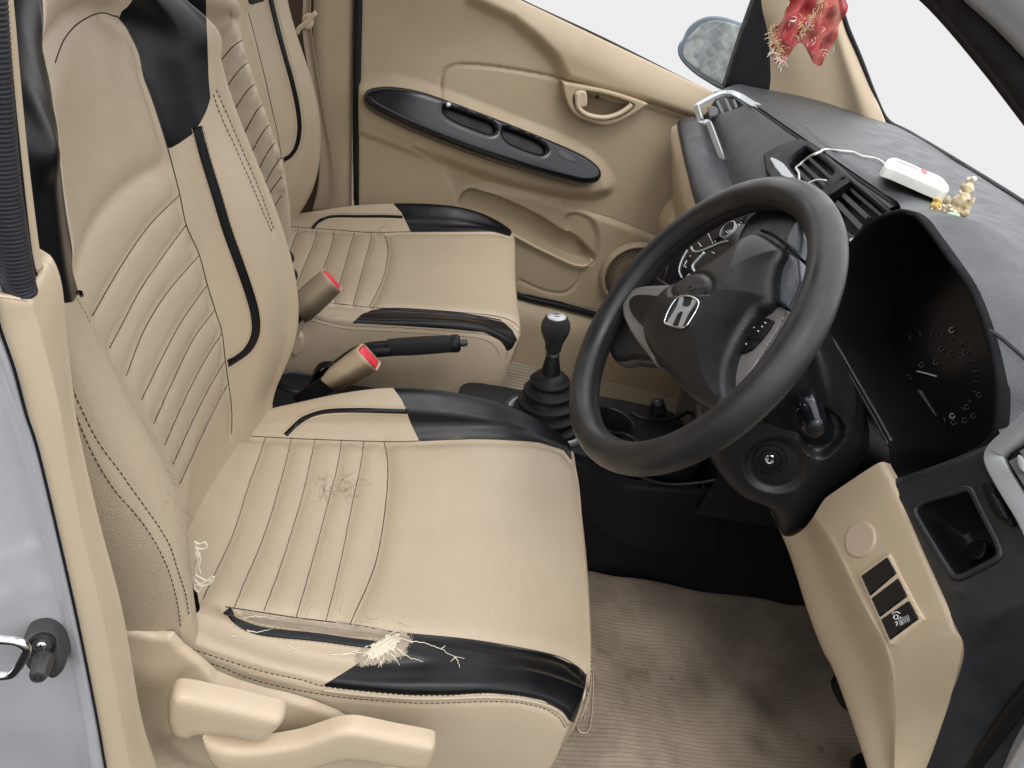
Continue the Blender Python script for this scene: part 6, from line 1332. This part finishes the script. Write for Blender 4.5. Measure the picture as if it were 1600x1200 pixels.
# frayed edge where backrest and cushion meet
fr0 = [(304, 848), (306, 856), (308, 868), (306, 880), (303, 893), (302, 905), (301, 915)]
for k in range(9):
    L = [(u+rnd.uniform(-2, 5), v+rnd.uniform(-3, 3)) for u, v in fr0[rnd.randint(0, 2):rnd.randint(4, 7)]]
    pts = [P(u, v, y=-.56+rnd.uniform(-.004, .004)) for u, v in L]; tube('frayed_thread', cr(A(pts), 3), .0008, STR, backrest, seg=6)
for L in ([(303, 846), (312, 850), (320, 847), (323, 855), (312, 858), (305, 856)], [(304, 906), (314, 912), (326, 904), (334, 901), (328, 912), (316, 915), (306, 912)], [(305, 898), (312, 902), (322, 907), (331, 906)], [(303, 918), (310, 925), (316, 915)], [(306, 862), (313, 872), (311, 886), (314, 897)]):
    tube('frayed_thread', cr(A([P(u, v, y=-.563) for u, v in L]), 4), .0010, STR, backrest, seg=6)
# ================================================================== UNSEEN ROOF, ADDED AND CUT SHORT TO SHAPE THE CABIN LIGHT
G = [[A([x, y, z]) for y in np.linspace(-.56, .60, 5)] for x, z in ((.06, 1.345), (-.05, 1.355), (-.2, 1.37), (-.7, 1.36), (-1.2, 1.30))]
mkpatch('unseen_roof', G, 5, 5, mat('unseen_roof_cloth', (.50, .46, .38), .9, var=.05), body, solid=.02)
mkpatch('rear_bulkhead', [[A([x, y, z]) for y in (-.7, 0, .7)] for x, z in ((-1.2, 1.3), (-1.0, .9), (-.95, .3), (-.95, .0))], 4, 4, CARP, body, solid=.02)
ZEN = 2.0; NEAR = .35; SUN_E = 0.8; SUN_A = 20; SUN_D = (.05, .60, -1.0)
# ================================================================== LIGHT
w = bpy.data.worlds.new('World'); S.world = w; w.use_nodes = True
N = w.node_tree.nodes; L = w.node_tree.links; bg = N['Background']; bg.inputs[1].default_value = 1.0
tc = N.new('ShaderNodeTexCoord'); sx = N.new('ShaderNodeSeparateXYZ'); rp = N.new('ShaderNodeValToRGB'); mr_ = N.new('ShaderNodeMapRange')
L.new(tc.outputs['Generated'], sx.inputs[0]); L.new(sx.outputs[2], mr_.inputs[0]); mr_.inputs[1].default_value = -1; mr_.inputs[2].default_value = 1
L.new(mr_.outputs[0], rp.inputs[0]); my = N.new('ShaderNodeMapRange'); my.interpolation_type = 'SMOOTHSTEP'; my.inputs[1].default_value = .05; my.inputs[2].default_value = -.35; my.inputs[3].default_value = 0; my.inputs[4].default_value = 1
mz = N.new('ShaderNodeMapRange'); mz.interpolation_type = 'SMOOTHSTEP'; mz.inputs[1].default_value = .30; mz.inputs[2].default_value = .02; mz.inputs[3].default_value = 0; mz.inputs[4].default_value = 1
L.new(sx.outputs[1], my.inputs[0]); L.new(sx.outputs[2], mz.inputs[0]); mm_ = N.new('ShaderNodeMath'); mm_.operation = 'MULTIPLY'; L.new(my.outputs[0], mm_.inputs[0]); L.new(mz.outputs[0], mm_.inputs[1])
mf = N.new('ShaderNodeMapRange'); mf.inputs[3].default_value = 1; mf.inputs[4].default_value = NEAR; L.new(mm_.outputs[0], mf.inputs[0])
sc_ = N.new('ShaderNodeVectorMath'); sc_.operation = 'SCALE'; L.new(rp.outputs[0], sc_.inputs[0]); L.new(mf.outputs[0], sc_.inputs['Scale']); L.new(sc_.outputs[0], bg.inputs[0])
e = rp.color_ramp.elements
e[0].position = .30; e[0].color = (.07, .065, .06, 1); e[1].position = .42; e[1].color = (.85, .85, .85, 1)
k_ = e.new(.53); k_.color = (.85, .85, .85, 1); k_ = e.new(.63); k_.color = (ZEN*.9, ZEN*.9, ZEN*.92, 1); k_ = e.new(.9); k_.color = (ZEN, ZEN, ZEN*1.04, 1)
sd = bpy.data.lights.new('sun', 'SUN'); sd.energy = SUN_E; sd.angle = math.radians(SUN_A); sd.color = (1, .98, .95)
so = bpy.data.objects.new('sun', sd); COL.objects.link(so)
so.rotation_euler = Vector(SUN_D).to_track_quat('-Z', 'Y').to_euler()
S.view_settings.view_transform = 'Standard'; S.view_settings.look = 'None'; S.view_settings.exposure = 0; S.view_settings.gamma = 1
S.render.engine = 'CYCLES'
